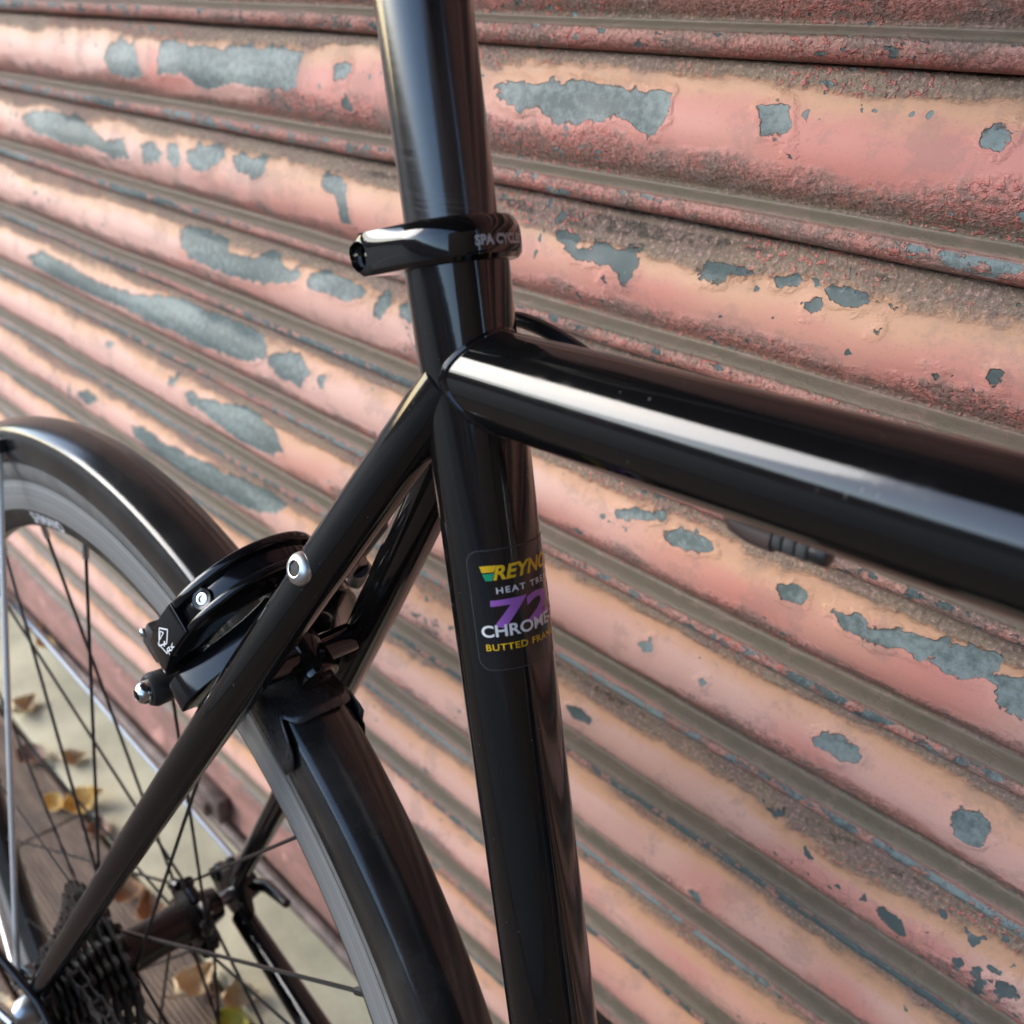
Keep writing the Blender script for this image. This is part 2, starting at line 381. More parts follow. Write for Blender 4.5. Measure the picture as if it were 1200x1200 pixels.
SB = {-1: -.2, 0: .05, 1: -.42, 2: -.30, 3: -.1, 4: .15, 5: -.38, 6: .1, 7: -.2, 8: .2, 9: -.15, 10: 0}      # how far the grime creeps down each slat
def slat_mesh(k, fine):
    pr = resample(PROF, 1.5 if fine else 5.0)
    if fine: xs = np.concatenate([np.linspace(X0, -1.62, 40)[:-1], np.arange(-1.62, .32, .0028), np.linspace(.32, X1, 60)])
    else: xs = np.linspace(X0, X1, 60)
    h = pr[:, 0] / 1000; o = pr[:, 1] / 1000
    arc = np.concatenate([[0], np.cumsum(np.hypot(np.diff(h), np.diff(o)))])
    XX, HH = np.meshgrid(xs, h, indexing='ij'); OO = np.broadcast_to(o, XX.shape).copy(); SS = np.broadcast_to(arc, XX.shape) + k * .11 + 5
    zt = G(k); ZZ = zt - HH; V = HH / PITCH
    D = chip_field(XX.ravel(), ZZ.ravel()).reshape(XX.shape) if fine else np.full(XX.shape, .03)
    # dents, sag, lumpy old paint
    sag = (vnoise(XX * 5 + k * 7.3, XX * 0 + k * 3.1) - .5) * .0016 + (vnoise(XX * 17 + k * 3.3, XX * 0 + 9 + k) - .5) * .0007
    ZZ = ZZ + sag * (V > .03) * (V < .999)
    OO = OO + (vnoise(XX * 9 + 11 * k, SS * 14) - .5) * .0018
    if fine:
        lump = (vnoise(XX * 210 + 50, SS * 210) - .5) + .6 * (vnoise(XX * 420, SS * 420 + 31) - .5)
        zone = np.clip(1 - V / .17, 0, 1) * .7 + np.clip(1 - np.abs(V - .70) / .12, 0, 1) + np.clip((V - .85) / .03, 0, 1) * 1.0
        OO = OO + lump * .00085 * zone * (.4 + 1.2 * vnoise(XX * 6 + k, SS * 20))
        OO = OO - np.clip(-D / .0015, 0, 1) * .0004 + np.clip(1 - np.abs(D - .002) / .003, 0, 1) * .0005 * vnoise(XX * 120, SS * 120)
    OO[:, 0] = -.003; OO[:, -1] = -.003
    nx, npf = XX.shape
    co = np.stack([XX, -OO, ZZ], -1).reshape(-1, 3).astype(np.float32)
    i = np.arange(nx - 1)[:, None] * npf + np.arange(npf - 1)[None, :]
    quads = np.stack([i, i + 1, i + npf + 1, i + npf], -1).reshape(-1, 4).astype(np.int32)
    me = bpy.data.meshes.new('slat')
    me.vertices.add(len(co)); me.vertices.foreach_set('co', co.ravel())
    me.loops.add(quads.size); me.loops.foreach_set('vertex_index', quads.ravel())
    me.polygons.add(len(quads)); me.polygons.foreach_set('loop_start', np.arange(0, quads.size, 4, dtype=np.int32))
    me.polygons.foreach_set('use_smooth', np.ones(len(quads), bool))
    me.update(); me.validate()
    for nm, arr in (('chip', D), ('v', V)):
        a = me.attributes.new(nm, 'FLOAT', 'POINT'); a.data.foreach_set('value', arr.ravel().astype(np.float32))
    def fb(fx, fy, oc, seed):
        r_, amp, tot = 0, 1.0, 0
        for q in range(oc):
            r_ = r_ + amp * (vnoise(XX * fx + seed, SS * fy + seed * 1.7) - .5); tot += amp * amp; amp *= .55; fx *= 2.03; fy *= 2.03
        return .5 + r_ * .55 / math.sqrt(tot)
    for nm, tri in (('na', [fb(7, 9, 3, 3.1) + np.clip((-.25 - XX) * .35, -.10, .16) + np.clip((.74 - ZZ) * .7, -.08, .16), fb(11, 14, 2, 61.7) + np.clip((XX + .15) * .5, -.12, .1) + np.clip((ZZ - .78) * 1.8, -.12, .12), fb(13, 17, 3, 22.9)]), ('nb', [fb(14, 62, 3, 8.8) + SB.get(k, 0) * np.clip((XX + .55) / .45, .25, 1), fb(50, 55, 3, 91.3), fb(45, 45, 2, 40.2)])):
        a = me.attributes.new(nm, 'FLOAT_VECTOR', 'POINT'); a.data.foreach_set('vector', np.stack(tri, -1).ravel().astype(np.float32))
    a = me.attributes.new('flat', 'FLOAT_VECTOR', 'POINT')
    a.data.foreach_set('vector', np.stack([XX, SS, np.zeros_like(XX)], -1).ravel().astype(np.float32))
    return me

def mat_shutter():
    mt, nt, p = new_mat('peeling_pink_paint'); t = NT(nt)
    flat = t.n('Attribute', attribute_name='flat').outputs['Vector']
    v = t.n('Attribute', attribute_name='v').outputs['Fac']
    chip = t.n('Attribute', attribute_name='chip').outputs['Fac']
    na = t.n('SeparateXYZ', {0: t.n('Attribute', attribute_name='na').outputs['Vector']}).outputs
    nb = t.n('SeparateXYZ', {0: t.n('Attribute', attribute_name='nb').outputs['Vector']}).outputs
    nL, nW, nQ = na[0], na[1], na[2]
    nS, nM, nG = nb[0], nb[1], nb[2]
    nF = t.noise(flat, 480.0, 3.0, .65)
    nC = t.noise(flat, 210.0, 4.0, .7)
    nE = t.noise(t.vscale(flat, (.8, 1, 1)), 100.0, 5.0, .62)
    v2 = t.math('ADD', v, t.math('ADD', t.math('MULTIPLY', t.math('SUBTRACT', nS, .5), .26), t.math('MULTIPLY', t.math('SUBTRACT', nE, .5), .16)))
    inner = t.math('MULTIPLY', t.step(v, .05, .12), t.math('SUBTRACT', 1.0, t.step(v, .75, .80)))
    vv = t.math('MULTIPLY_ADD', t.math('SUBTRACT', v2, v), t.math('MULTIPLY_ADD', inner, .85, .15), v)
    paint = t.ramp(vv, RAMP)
    belly = t.math('MULTIPLY', t.step(vv, .2, .34), t.math('SUBTRACT', 1.0, t.step(vv, .58, .70)))
    pale = t.math('MULTIPLY', belly, t.math('MULTIPLY', t.step(nL, .40, .62), .55))
    paint = t.mix(pale, paint, C(.678, .452, .379))
    paint = t.mix(t.math('MULTIPLY', t.math('MULTIPLY', belly, t.step(nW, .48, .66)), .75), paint, C(.580, .215, .172))
    zr = t.math('SUBTRACT', 1.0, t.step(v2, .10, .18))
    zl = t.math('MULTIPLY', t.step(t.math('ADD', v2, t.math('MULTIPLY', t.math('SUBTRACT', nQ, .45), .45)), .52, .66), t.math('SUBTRACT', 1.0, t.step(v, .79, .81)))
    zp = t.step(v, .846, .866)
    zone = t.math('MINIMUM', t.math('ADD', zr, t.math('ADD', zl, zp)), 1.0)
    led = t.math('MULTIPLY', t.step(v, .792, .806), t.math('SUBTRACT', 1.0, t.step(v, .846, .866)))
    # brown grime and red crumbs in the rough zones
    gr = t.math('MULTIPLY', zone, t.step(t.math('ADD', nC, t.math('MULTIPLY', t.math('SUBTRACT', nM, .5), .7)), .46, .60))
    paint = t.mix(t.math('MULTIPLY', gr, .65), paint, C(.180, .130, .101))
    rd = t.math('MULTIPLY', t.math('MULTIPLY', zone, t.step(t.noise(flat, 330.0, 2.0, .6), .54, .62)), t.step(nQ, .47, .62))
    paint = t.mix(t.math('MULTIPLY', rd, .8), paint, C(.585, .153, .126))
    # dirt film on the ledges, flecked
    fl = t.math('MULTIPLY', led, t.step(nE, .54, .66))
    paint = t.mix(t.math('MULTIPLY', fl, .6), paint, C(.293, .206, .166))
    fl2 = t.math('MULTIPLY', led, t.step(nC, .58, .66))
    paint = t.mix(t.math('MULTIPLY', fl2, .65), paint, C(.133, .100, .080))
    # grey-brown film over the lower slats and general speckle
    film = t.math('MULTIPLY', t.step(t.math('ADD', nM, t.math('MULTIPLY', t.math('SUBTRACT', nC, .5), .8)), .52, .70), t.math('MULTIPLY_ADD', zone, .4, .35))
    paint = t.mix(t.math('MULTIPLY', film, .8), paint, C(.253, .180, .149))
    gran = t.math('MULTIPLY', zone, t.step(nF, .50, .40))
    paint = t.mix(t.math('MULTIPLY', gran, .55), paint, C(.160, .093, .073))
    lightg = t.math('MULTIPLY', zone, t.step(nF, .56, .66))
    paint = t.mix(t.math('MULTIPLY', lightg, .65), paint, C(.599, .333, .293))
    paint = t.mix(t.math('MULTIPLY', t.step(nF, .55, .75), .25), paint, C(.186, .120, .093))
    # bare metal: the big patches, small chips on the belly, scuffed lip
    e = t.math('ADD', t.math('MULTIPLY', t.math('SUBTRACT', nE, .5), .015), t.math('MULTIPLY', t.math('SUBTRACT', nF, .5), .002))
    cd = t.math('ADD', chip, e)
    mA = t.math('SUBTRACT', 1.0, t.step(cd, -.0003, .0003))
    sm = t.math('ADD', t.noise(flat, 125.0, 2.0, .5), t.math('MULTIPLY', t.math('SUBTRACT', nQ, .5), .45))
    mB = t.math('MULTIPLY', t.step(sm, .715, .728), t.math('SUBTRACT', 1.0, led))
    lp = t.math('ADD', nE, t.math('MULTIPLY', t.math('SUBTRACT', nL, .5), .5))
    mC = t.math('MULTIPLY', t.math('MULTIPLY', t.step(lp, .53, .55), t.step(v, .855, .87)), t.math('SUBTRACT', 1.0, t.step(v, .955, .97)))
    M = t.math('MAXIMUM', mA, t.math('MAXIMUM', mB, mC))
    metal = t.mix(t.step(t.math('ADD', t.math('MULTIPLY', nC, .6), t.math('MULTIPLY', nS, .4)), .38, .62), C(.080, .106, .102), C(.206, .249, .237))
    metal = t.mix(t.math('MULTIPLY', t.step(nF, .62, .78), .5), metal, C(.439, .492, .492))
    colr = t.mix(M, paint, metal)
    ring = t.math('MULTIPLY', t.step(cd, -.0012, -.0002), t.math('SUBTRACT', 1.0, t.step(cd, .0, .0007)))  # dark grime rim, with the lifted paint edge's shadow painted into it
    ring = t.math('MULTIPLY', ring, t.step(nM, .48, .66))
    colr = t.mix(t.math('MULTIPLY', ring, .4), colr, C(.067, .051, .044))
    # thin cracks in the film
    wob = t.n('VectorMath', {0: flat, 1: t.n('CombineXYZ', {0: t.math('MULTIPLY', nE, .02), 1: t.math('MULTIPLY', nC, .012), 2: 0.0}).outputs[0]}, operation='ADD').outputs[0]
    crk = t.n('TexVoronoi', {'Vector': wob, 'Scale': 75.0}, feature='DISTANCE_TO_EDGE').outputs['Distance']
    ck = t.math('MULTIPLY', t.math('SUBTRACT', 1.0, t.step(crk, .0, .03)), t.math('MULTIPLY', t.step(nQ, .60, .70), belly))
    colr = t.mix(t.math('MULTIPLY', ck, .45), colr, C(.213, .106, .086))
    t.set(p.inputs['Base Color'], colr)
    t.set(p.inputs['Roughness'], t.math('MULTIPLY_ADD', zone, .25, t.math('MULTIPLY_ADD', nM, .25, .46)))
    p.inputs['IOR'].default_value = 1.45
    # relief in millimetres
    hgt = t.math('MULTIPLY', t.math('SUBTRACT', 1.0, M), .45)
    hgt = t.math('ADD', hgt, t.math('MULTIPLY', t.math('MULTIPLY', nC, t.math('MULTIPLY_ADD', zone, 1.5, .08)), t.math('SUBTRACT', 1.0, t.math('MULTIPLY', M, .8))))
    hgt = t.math('ADD', hgt, t.math('MULTIPLY', nF, t.math('MULTIPLY_ADD', t.math('ADD', zone, t.math('MULTIPLY', led, .5)), .75, .06)))
    hgt = t.math('ADD', hgt, t.math('MULTIPLY', rd, .5))
    lift = t.math('MULTIPLY', t.step(cd, .0045, .0004), t.math('MULTIPLY', t.math('SUBTRACT', 1.0, M), nG))
    hgt = t.math('ADD', hgt, t.math('MULTIPLY', lift, .9))
    b = t.n('Bump', {'Height': hgt, 'Strength': .9, 'Distance': .001}); t.set(p.inputs['Normal'], b.outputs[0])
    MATS['shutter'] = mt
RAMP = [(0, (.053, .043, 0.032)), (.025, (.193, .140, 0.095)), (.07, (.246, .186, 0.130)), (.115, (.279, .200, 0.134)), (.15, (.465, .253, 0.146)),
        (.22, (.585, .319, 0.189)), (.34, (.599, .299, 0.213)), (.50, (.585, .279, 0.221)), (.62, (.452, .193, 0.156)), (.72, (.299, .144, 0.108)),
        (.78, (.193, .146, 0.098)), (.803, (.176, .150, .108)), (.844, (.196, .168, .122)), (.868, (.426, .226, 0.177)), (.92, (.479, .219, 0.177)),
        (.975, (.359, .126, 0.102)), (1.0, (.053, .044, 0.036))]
mat_shutter()

shutter = tag(empty('roller_shutter', (0, YS, 0)), 'weathered pink roller shutter of corrugated steel slats with peeling paint behind the bicycle', 'shutter')
proto_top = None
for k in range(-22, 11):
    fine = k >= -2
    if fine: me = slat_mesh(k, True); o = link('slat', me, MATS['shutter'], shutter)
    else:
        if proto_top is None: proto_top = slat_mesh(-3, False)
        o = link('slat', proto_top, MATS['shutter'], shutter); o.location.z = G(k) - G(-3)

def mat_rail():
    mt, nt, p = new_mat('dirty_bottom_rail'); t = NT(nt)
    tc = t.n('TexCoord').outputs['Object']
    a = t.noise(t.vscale(tc, (.4, 1, 1)), 40.0, 6.0, .65); b_ = t.noise(tc, 130.0, 5.0, .7)
    c1 = t.mix(t.step(a, .35, .65), C(.20, .105, .085), C(.33, .165, .14))
    c1 = t.mix(t.step(b_, .52, .66), c1, C(.15, .10, .08))
    c1 = t.mix(t.step(t.noise(tc, 22.0, 4.0, .6), .60, .66), c1, C(.46, .24, .20))
    t.set(p.inputs['Base Color'], c1); p.inputs['Roughness'].default_value = .75
    bb = t.n('Bump', {'Height': t.math('ADD', a, b_), 'Strength': 1.0, 'Distance': .0008}); t.set(p.inputs['Normal'], bb.outputs[0])
    MATS['rail'] = mt
mat_rail()
simple('rail_steel', (.11, .08, .07), .6, .1, var=.45, vscale=45, bump=.0003, bscale=200)
# bottom rail: a folded plate hanging below the last slat, with a worn steel bead along its foot
pr = [(0, .1435), (-.004, .1425), (-.0045, .118), (-.007, .112), (-.0075, .052), (-.003, .046), (.012, .046), (.012, .1435)]
mb = MB(); xs = [X0, X1]
mb.extrude([(y, z) for y, z in pr], lambda y, z, x: (x, y, z), X0, X1)
rail = link('bottom_rail', mesh_from('bottom_rail', mb, .0012), MATS['rail'], shutter)
mb = MB(); n = 80
pts = [(X0 + (X1 - X0) * i / n, -.012 + .0006 * math.sin(i * 1.7), .040 + .0009 * math.sin(i * .9)) for i in range(n + 1)]
mb.tube(pts, .0085, 14)
bead = link('bottom_bead', mesh_from('bottom_bead', mb), MATS['rail_steel'], rail)
mb = MB().extrude([(-.004, .012), (.008, .012), (.008, .047), (-.002, .047)], lambda y, z, x: (x, y, z), X0, X1)
link('rubber_seal', mesh_from('rubber_seal', mb), MATS['rubber'], rail)
mb = MB()
mb.box((-.615, -.0165, .077), (.034, .008, .017)); mb.box((-.615, -.027, .074), (.016, .006, .010))
link('lock_housing', mesh_from('lock_housing', mb, .003), MATS['rail_steel'], rail)
for s, x in ((-1, X0), (1, X1)):
    mb = MB().box((x + s * .02, -.005, 1.19), (.045, .03, 1.19))
    link('guide_rail', mesh_from('guide_rail', mb, .003), MATS['rail_steel'], shutter)

# ------------------------------------------------------------------ ground
def mat_concrete(name, base, sc_=30.0, stain=.3):
    mt, nt, p = new_mat(name); t = NT(nt); tc = t.n('TexCoord').outputs['Object']
    a = t.noise(tc, sc_ * .3, 6.0, .6); g = t.noise(tc, sc_ * 9, 3.0, .7)
    lo = C(*[c * .72 for c in base]); hi = C(*[min(1, c * 1.12) for c in base])
    c1 = t.mix(t.step(a, .3, .7), lo, hi)
    c1 = t.mix(t.math('MULTIPLY', t.step(g, .56, .7), stain), c1, C(*[c * .45 for c in base]))
    t.set(p.inputs['Base Color'], c1); p.inputs['Roughness'].default_value = .85
    b = t.n('Bump', {'Height': g, 'Strength': .6, 'Distance': .0015}); t.set(p.inputs['Normal'], b.outputs[0])
    MATS[name] = mt
mat_concrete('cream_concrete', (.49, .45, .315), 30, .35)
mat_concrete('asphalt', (.055, .054, .052), 40, .4)
mat_concrete('flagstone', (.075, .073, .066), 14, .3)
mat_concrete('kerbstone', (.26, .25, .235), 20, .3)
mat_concrete('facade_render', (.24, .22, .20), 6, .2)
mat_concrete('terrace_brick', (.20, .12, .09), 6, .3)
mat_concrete('slate', (.07, .07, .075), 8, .3)

def mat_deck():
    mt, nt, p = new_mat('brown_deck_board'); t = NT(nt); tc = t.n('TexCoord').outputs['Object']
    oi = t.n('ObjectInfo')
    sh = t.n('VectorMath', {0: tc, 1: t.n('CombineXYZ', {0: t.math('MULTIPLY', oi.outputs['Random'], 9.0), 1: t.math('MULTIPLY', oi.outputs['Random'], 5.0), 2: 0.0}).outputs[0]}, operation='ADD').outputs[0]
    a = t.noise(t.vscale(sh, (1, 5, 1)), 14.0, 6.0, .65); g = t.noise(sh, 260.0, 4.0, .7)
    c1 = t.mix(t.step(a, .3, .7), C(.10, .067, .047), C(.225, .16, .115))
    c1 = t.mix(t.math('MULTIPLY', t.step(g, .5, .7), .5), c1, C(.28, .22, .17))
    c1 = t.mix(t.math('MULTIPLY', t.step(t.noise(sh, 20.0, 4.0), .56, .7), .6), c1, C(.09, .075, .065))
    c1 = t.mix(t.math('MULTIPLY', oi.outputs['Random'], .3), c1, C(.17, .135, .11))
    t.set(p.inputs['Base Color'], c1); p.inputs['Roughness'].default_value = .8
    b = t.n('Bump', {'Height': g, 'Strength': .8, 'Distance': .0006}); t.set(p.inputs['Normal'], b.outputs[0])
    MATS['deck'] = mt
mat_deck()

def sheet(name, x0, x1, y0, y1, z, mat, kind='structure'):
    me = bpy.data.meshes.new(name)
    me.from_pydata([(x0, y0, z), (x1, y0, z), (x1, y1, z), (x0, y1, z)], [], [(0, 1, 2, 3)])
    return tag(link(name, me, MATS[mat]), kind=kind)
g = sheet('ground', -150, 150, -200, 60, -.16, 'asphalt')
g['label'] = 'dark asphalt ground reaching to the horizon'
GZ = .0065
# threshold under the shutter
mb = MB().box((-.45, .19, -.0535), (2.2, .107, .0605))
th = tag(link('threshold', mesh_from('threshold', mb, .004), MATS['cream_concrete']), kind='structure')
# boarded walkway in front of it: grooved boards running along the shutter
walk = tag(empty('boardwalk', (0, 0, 0)), kind='structure')
bw, bl = .147, .72
prof = [(0, -.024), (0, -.002), (.002, 0)]
y = .006
while y < bw - .008:
    prof += [(y, 0), (y + .0009, -.0019), (y + .0021, -.0019), (y + .003, 0)]; y += .0054
prof += [(bw - .002, 0), (bw, -.002), (bw, -.024)]
mb = MB().extrude(prof, lambda y, z, x: (x, y, z), 0, bl)
board_me = mesh_from('board', mb, smooth=False)
rr = random.Random(4)
for row in range(7):
    yb = .0795 - (row + 1) * (bw + .004)
    xb = -3.0 + [.0, .37, .18, .5, .08, .3, .44][row] + (.066 if row == 0 else 0)
    while xb < 1.8:
        o = link('board', board_me, MATS['deck'], walk); o.location = (xb, yb, GZ - .001 - rr.random() * .0012); o.rotation_euler.z = (rr.random() - .5) * .002
        xb += bl + .003
sheet('walk_bed', -3.2, 2.6, -1.02, .09, -.03, 'asphalt')
mb = MB().box((0, -2.2, -.08), (40, 1.178, .079))
tag(link('pavement', mesh_from('pavement', mb), MATS['flagstone']), kind='structure')
mb = MB()
mb.box((0, -3.455, -.08), (40, .075, .081))
tag(link('kerb', mesh_from('kerb', mb, .01), MATS['kerbstone']), kind='structure')
mb = MB().box((0, -14.0, -.09), (40, 1.8, .09))
tag(link('far_pavement', mesh_from('far_pavement', mb), MATS['flagstone']), kind='structure')

# ------------------------------------------------------------------ buildings round the street, and blockers added for the reflections
shop = tag(empty('shop_building', (0, .1, 0)), 'rendered shop front that the pink roller shutter closes', 'building')
def part(name, boxes, mat, parent, bevel=.004, off=(0, .1, 0)):
    mb = MB()
    for c, h in boxes: mb.box(Vector(c) - Vector(off), h)
    return link(name, mesh_from(name, mb, bevel), MATS[mat], parent)
simple('window_glass', (.03, .035, .04), .05, 0, 1.5)
simple('white_frame', (.7, .7, .68), .4)
simple('shutter_box_paint', (.34, .15, .13), .5, var=.3)
part('pier', [((-2.95, .27, 1.3), (.58, .2, 1.3))], 'facade_render', shop)
part('pier', [((2.0, .27, 1.3), (.58, .2, 1.3))], 'facade_render', shop)
part('shutter_box', [((-.475, .12, 2.52), (1.88, .14, .15))], 'shutter_box_paint', shop)
uw = part('upper_wall', [((-.475, .37, 4.7), (4.2, .2, 2.02))], 'facade_render', shop)
for x in (-2.6, -.5, 1.6):
    w = part('window', [((x, .155, 4.3), (.5, .02, .75))], 'white_frame', shop)
    for dz in (-.36, .36): part('pane', [((x, .128, 4.3 + dz), (.43, .006, .31))], 'window_glass', w, .001)
simple('sky_blocker_dark', (.045, .045, .05), .7, var=.3, vscale=4)
part('sky_blocker_awning', [((-.475, -.58, 2.50), (2.9, .70, .04)), ((-.475, -1.29, 2.44), (2.9, .012, .11))], 'sky_blocker_dark', shop)  # unseen awning, added to block the high sky from reflections
refl_blocker = tag(empty('reflection_blocker_wall', (2.95, -1.8, 0)), 'unseen dark brick wall added right of the shop front to darken reflections', 'wall')  # unseen wall, standing in for a person behind the camera to blacken reflections
mat_concrete('blocker_brick', (.075, .05, .042), 10, .4)
part('wall', [((3.1, -1.95, 1.7), (.15, 1.9, 1.7))], 'blocker_brick', refl_blocker, .01, (2.95, -1.8, 0))
part('coping', [((3.1, -1.95, 3.45), (.2, 1.95, .05))], 'kerbstone', refl_blocker, .01, (2.95, -1.8, 0))
ter = tag(empty('terrace', (-8, -19, 0)), 'low brick terrace on the far side of the street', 'building')
part('wall', [((-8, -19.2, 1.3), (24, 3, 1.3))], 'terrace_brick', ter, .01, (-8, -19, 0))
mb = MB().extrude([(-3.3, 2.6), (3.3, 2.6), (0, 4.0)], lambda y, z, x: (x, y - .2, z), -24.2, 24.2)
rf = link('roof', mesh_from('roof', mb), MATS['slate'], ter)
for i in range(9):
    x = -30 + i * 5.3
    w = part('window', [((x, -16.17, 1.5), (.7, .05, .6))], 'white_frame', ter, .005, (-8, -19, 0))
    part('pane', [((x, -16.11, 1.5), (.6, .02, .5))], 'window_glass', w, .001, (-8, -19, 0))
    part('door', [((x + 2.2, -16.16, 1.0), (.42, .05, 1.0))], 'shutter_box_paint', ter, .005, (-8, -19, 0))

# ------------------------------------------------------------------ fallen leaves
def mat_leaf(name, a, b):
    mt, nt, p = new_mat(name); t = NT(nt); tc = t.n('TexCoord').outputs['Object']
    f = t.noise(tc, 70.0, 5.0, .6)
    c1 = t.mix(t.step(f, .35, .68), C(*a), C(*b))
    t.set(p.inputs['Base Color'], c1); p.inputs['Roughness'].default_value = .6
    p.inputs['Subsurface Weight'].default_value = 0.0
    bb = t.n('Bump', {'Height': t.noise(tc, 200.0, 4.0), 'Strength': .6, 'Distance': .0008}); t.set(p.inputs['Normal'], bb.outputs[0])
    MATS[name] = mt
mat_leaf('leaf_gold', (.70, .42, .11), (.80, .56, .20))
mat_leaf('leaf_tan', (.70, .50, .27), (.80, .64, .40))
mat_leaf('leaf_rust', (.40, .21, .10), (.52, .31, .16))
mat_leaf('leaf_yellow', (.50, .42, .03), (.36, .30, .05))
mat_leaf('leaf_brown', (.20, .115, .07), (.30, .18, .12))

def leaf(loc, size, rz, tilt, curl, mat, label, seed, z=.0062):
    size *= .74
    rl = random.Random(seed); mb = MB(); n_, m_ = 12, 8; vs = []; fs = []
    lobes = [1 + .16 * math.sin(i * 2.6 + seed) + rl.uniform(-.07, .07) for i in range(n_ + 1)]
    for i in range(n_ + 1):
        t = i / n_; w = (math.sin(math.pi * min(1, t * 1.02)) ** .7) * .40 * (1.15 - .5 * t) * lobes[i]
        for j in range(m_ + 1):
            s = j / m_ * 2 - 1
            x = (t - .5) * size; yy = s * w * size
            zz = curl * size * (abs(s) ** 1.6 * .28 + (t - .5) ** 2 * .8) + .02 * size * math.sin(9 * t + 4 * s + seed) + (0.012 * size if abs(s) > .02 else 0)
            vs.append((x, yy, zz))
    for i in range(n_):
        for j in range(m_):
            a = i * (m_ + 1) + j; fs.append((a, a + 1, a + m_ + 2, a + m_ + 1))
    mb.add(vs, fs)
    me = mesh_from('blade', mb, sharp=80)
    root = empty('fallen_leaf', (loc[0], loc[1], z))
    root.rotation_euler = (tilt[0], tilt[1], rz)
    bl_ = link('blade', me, MATS[mat], root)
    md = bl_.modifiers.new('thickness', 'SOLIDIFY'); md.thickness = .0004
    st = MB().tube([(-size * .5, 0, curl * size * .2), (-size * .62, .003, curl * size * .2 + .002), (-size * .8, .006, curl * size * .22 + .006)], [.0009, .0008, .0007], 6)
    link('stalk', mesh_from('stalk', st), MATS['leaf_brown'], root)
    bpy.context.view_layer.update()
    low = min((root.matrix_world @ Vector(q)).z for q in vs); root.location.z += z + .0012 - low
    tag(root, label, 'leaf', 'fallen autumn leaves')
    return root
CZ = .0072
leaf((-.775, .088), .062, 1.2, (.5, -.3), 1.1, 'leaf_gold', 'large curled golden leaf straddling the edge of the cream threshold', 1, CZ)
leaf((-.797, .060), .040, .3, (.6, .2), 1.0, 'leaf_gold', 'small golden leaf on the boards touching the large curled golden leaf', 2)
leaf((-1.005, .092), .060, 2.2, (.4, .3), 1.0, 'leaf_tan', 'pale cream-yellow leaf farthest left at the foot of the wheel', 3, CZ)
leaf((-.861, .100), .045, 1.6, (.5, .4), 1.0, 'leaf_tan', 'pale tan leaf on the threshold above the golden pair', 4, CZ)
leaf((-.898, .070), .058, .5, (.2, .1), .7, 'leaf_brown', 'dull brown leaf flat on the boards beside the pale tan leaf', 5)
leaf((-.715, .072), .055, 2.6, (.2, .2), .8, 'leaf_brown', 'brown leaf lying half behind the seat stay on the boards', 6)
leaf((-.612, .060), .055, .9, (.4, .2), 1.0, 'leaf_rust', 'rust-coloured leaf above the cassette', 7)
leaf((-.565, .062), .060, 2.9, (.3, -.2), 1.0, 'leaf_rust', 'rust-coloured curled leaf just left of the hub flange', 8)
leaf((-.455, .052), .066, 1.9, (.3, .3), .9, 'leaf_tan', 'broad tan leaf on the boards below the hub flange', 9)
leaf((-.418, .086), .050, 1.1, (.9, .2), 1.2, 'leaf_tan', 'upright pale leaf leaning on the threshold under the hub', 10, CZ)
leaf((-.385, .062), .055, .2, (.2, .2), .9, 'leaf_yellow', 'yellow-green leaf lowest below the hub', 11)
leaf((-.56, -.095), .055, .8, (.2, .1), .8, 'leaf_tan', 'tan leaf under the skewer end in the bottom left corner', 12)
leaf((-1.075, .163), .038, .6, (.3, .3), 1.0, 'leaf_gold', 'small orange leaf caught on the bottom rail of the shutter', 13, .049)
leaf((-1.125, .163), .034, 2.0, (.3, .3), 1.0, 'leaf_rust', 'small rust leaf caught on the bottom rail farther left', 14, .049)
# ------------------------------------------------------------------ the bicycle
# built in the frame's own axes: origin at the seat cluster, x forward, y towards the shutter, z up
SA, TT = 1.272865, 0.0517226
AX = Vector((-.25877, 0, -.45514))                     # rear axle
BASE = Vector((AX.x, 0, AX.z - .3365))
BR = Matrix.Rotation(.012808, 3, 'Z') @ Matrix.Rotation(-.0854744, 3, 'X')
bike = empty('bicycle')
bike.rotation_euler = BR.to_euler(); bike.location = BR @ BASE + Vector((0, 0, H))
tag(bike, 'glossy black steel bicycle with mudguards standing close to the pink shutter', 'bicycle')
def bp(name, mb, mat, parent=bike, bevel=0, seg=2, sharp=35, label=None, kind=None, shift=BASE):
    o = link(name, mesh_from(name, mb, bevel, seg, True, sharp, shift), MATS[mat], parent)
    if label: o['label'] = label
    if kind: o['kind'] = kind
    return o
ST = Vector((-math.cos(SA), 0, math.sin(SA)))           # up the seat tube
SE = Vector((math.sin(SA), 0, math.cos(SA)))            # forward, square to it
TD = Vector((math.cos(TT), 0, math.sin(TT)))            # along the top tube
YV = Vector((0, 1, 0))
RS = .0152; RT = .0159
BBK = ST * -.53                                        # bottom bracket

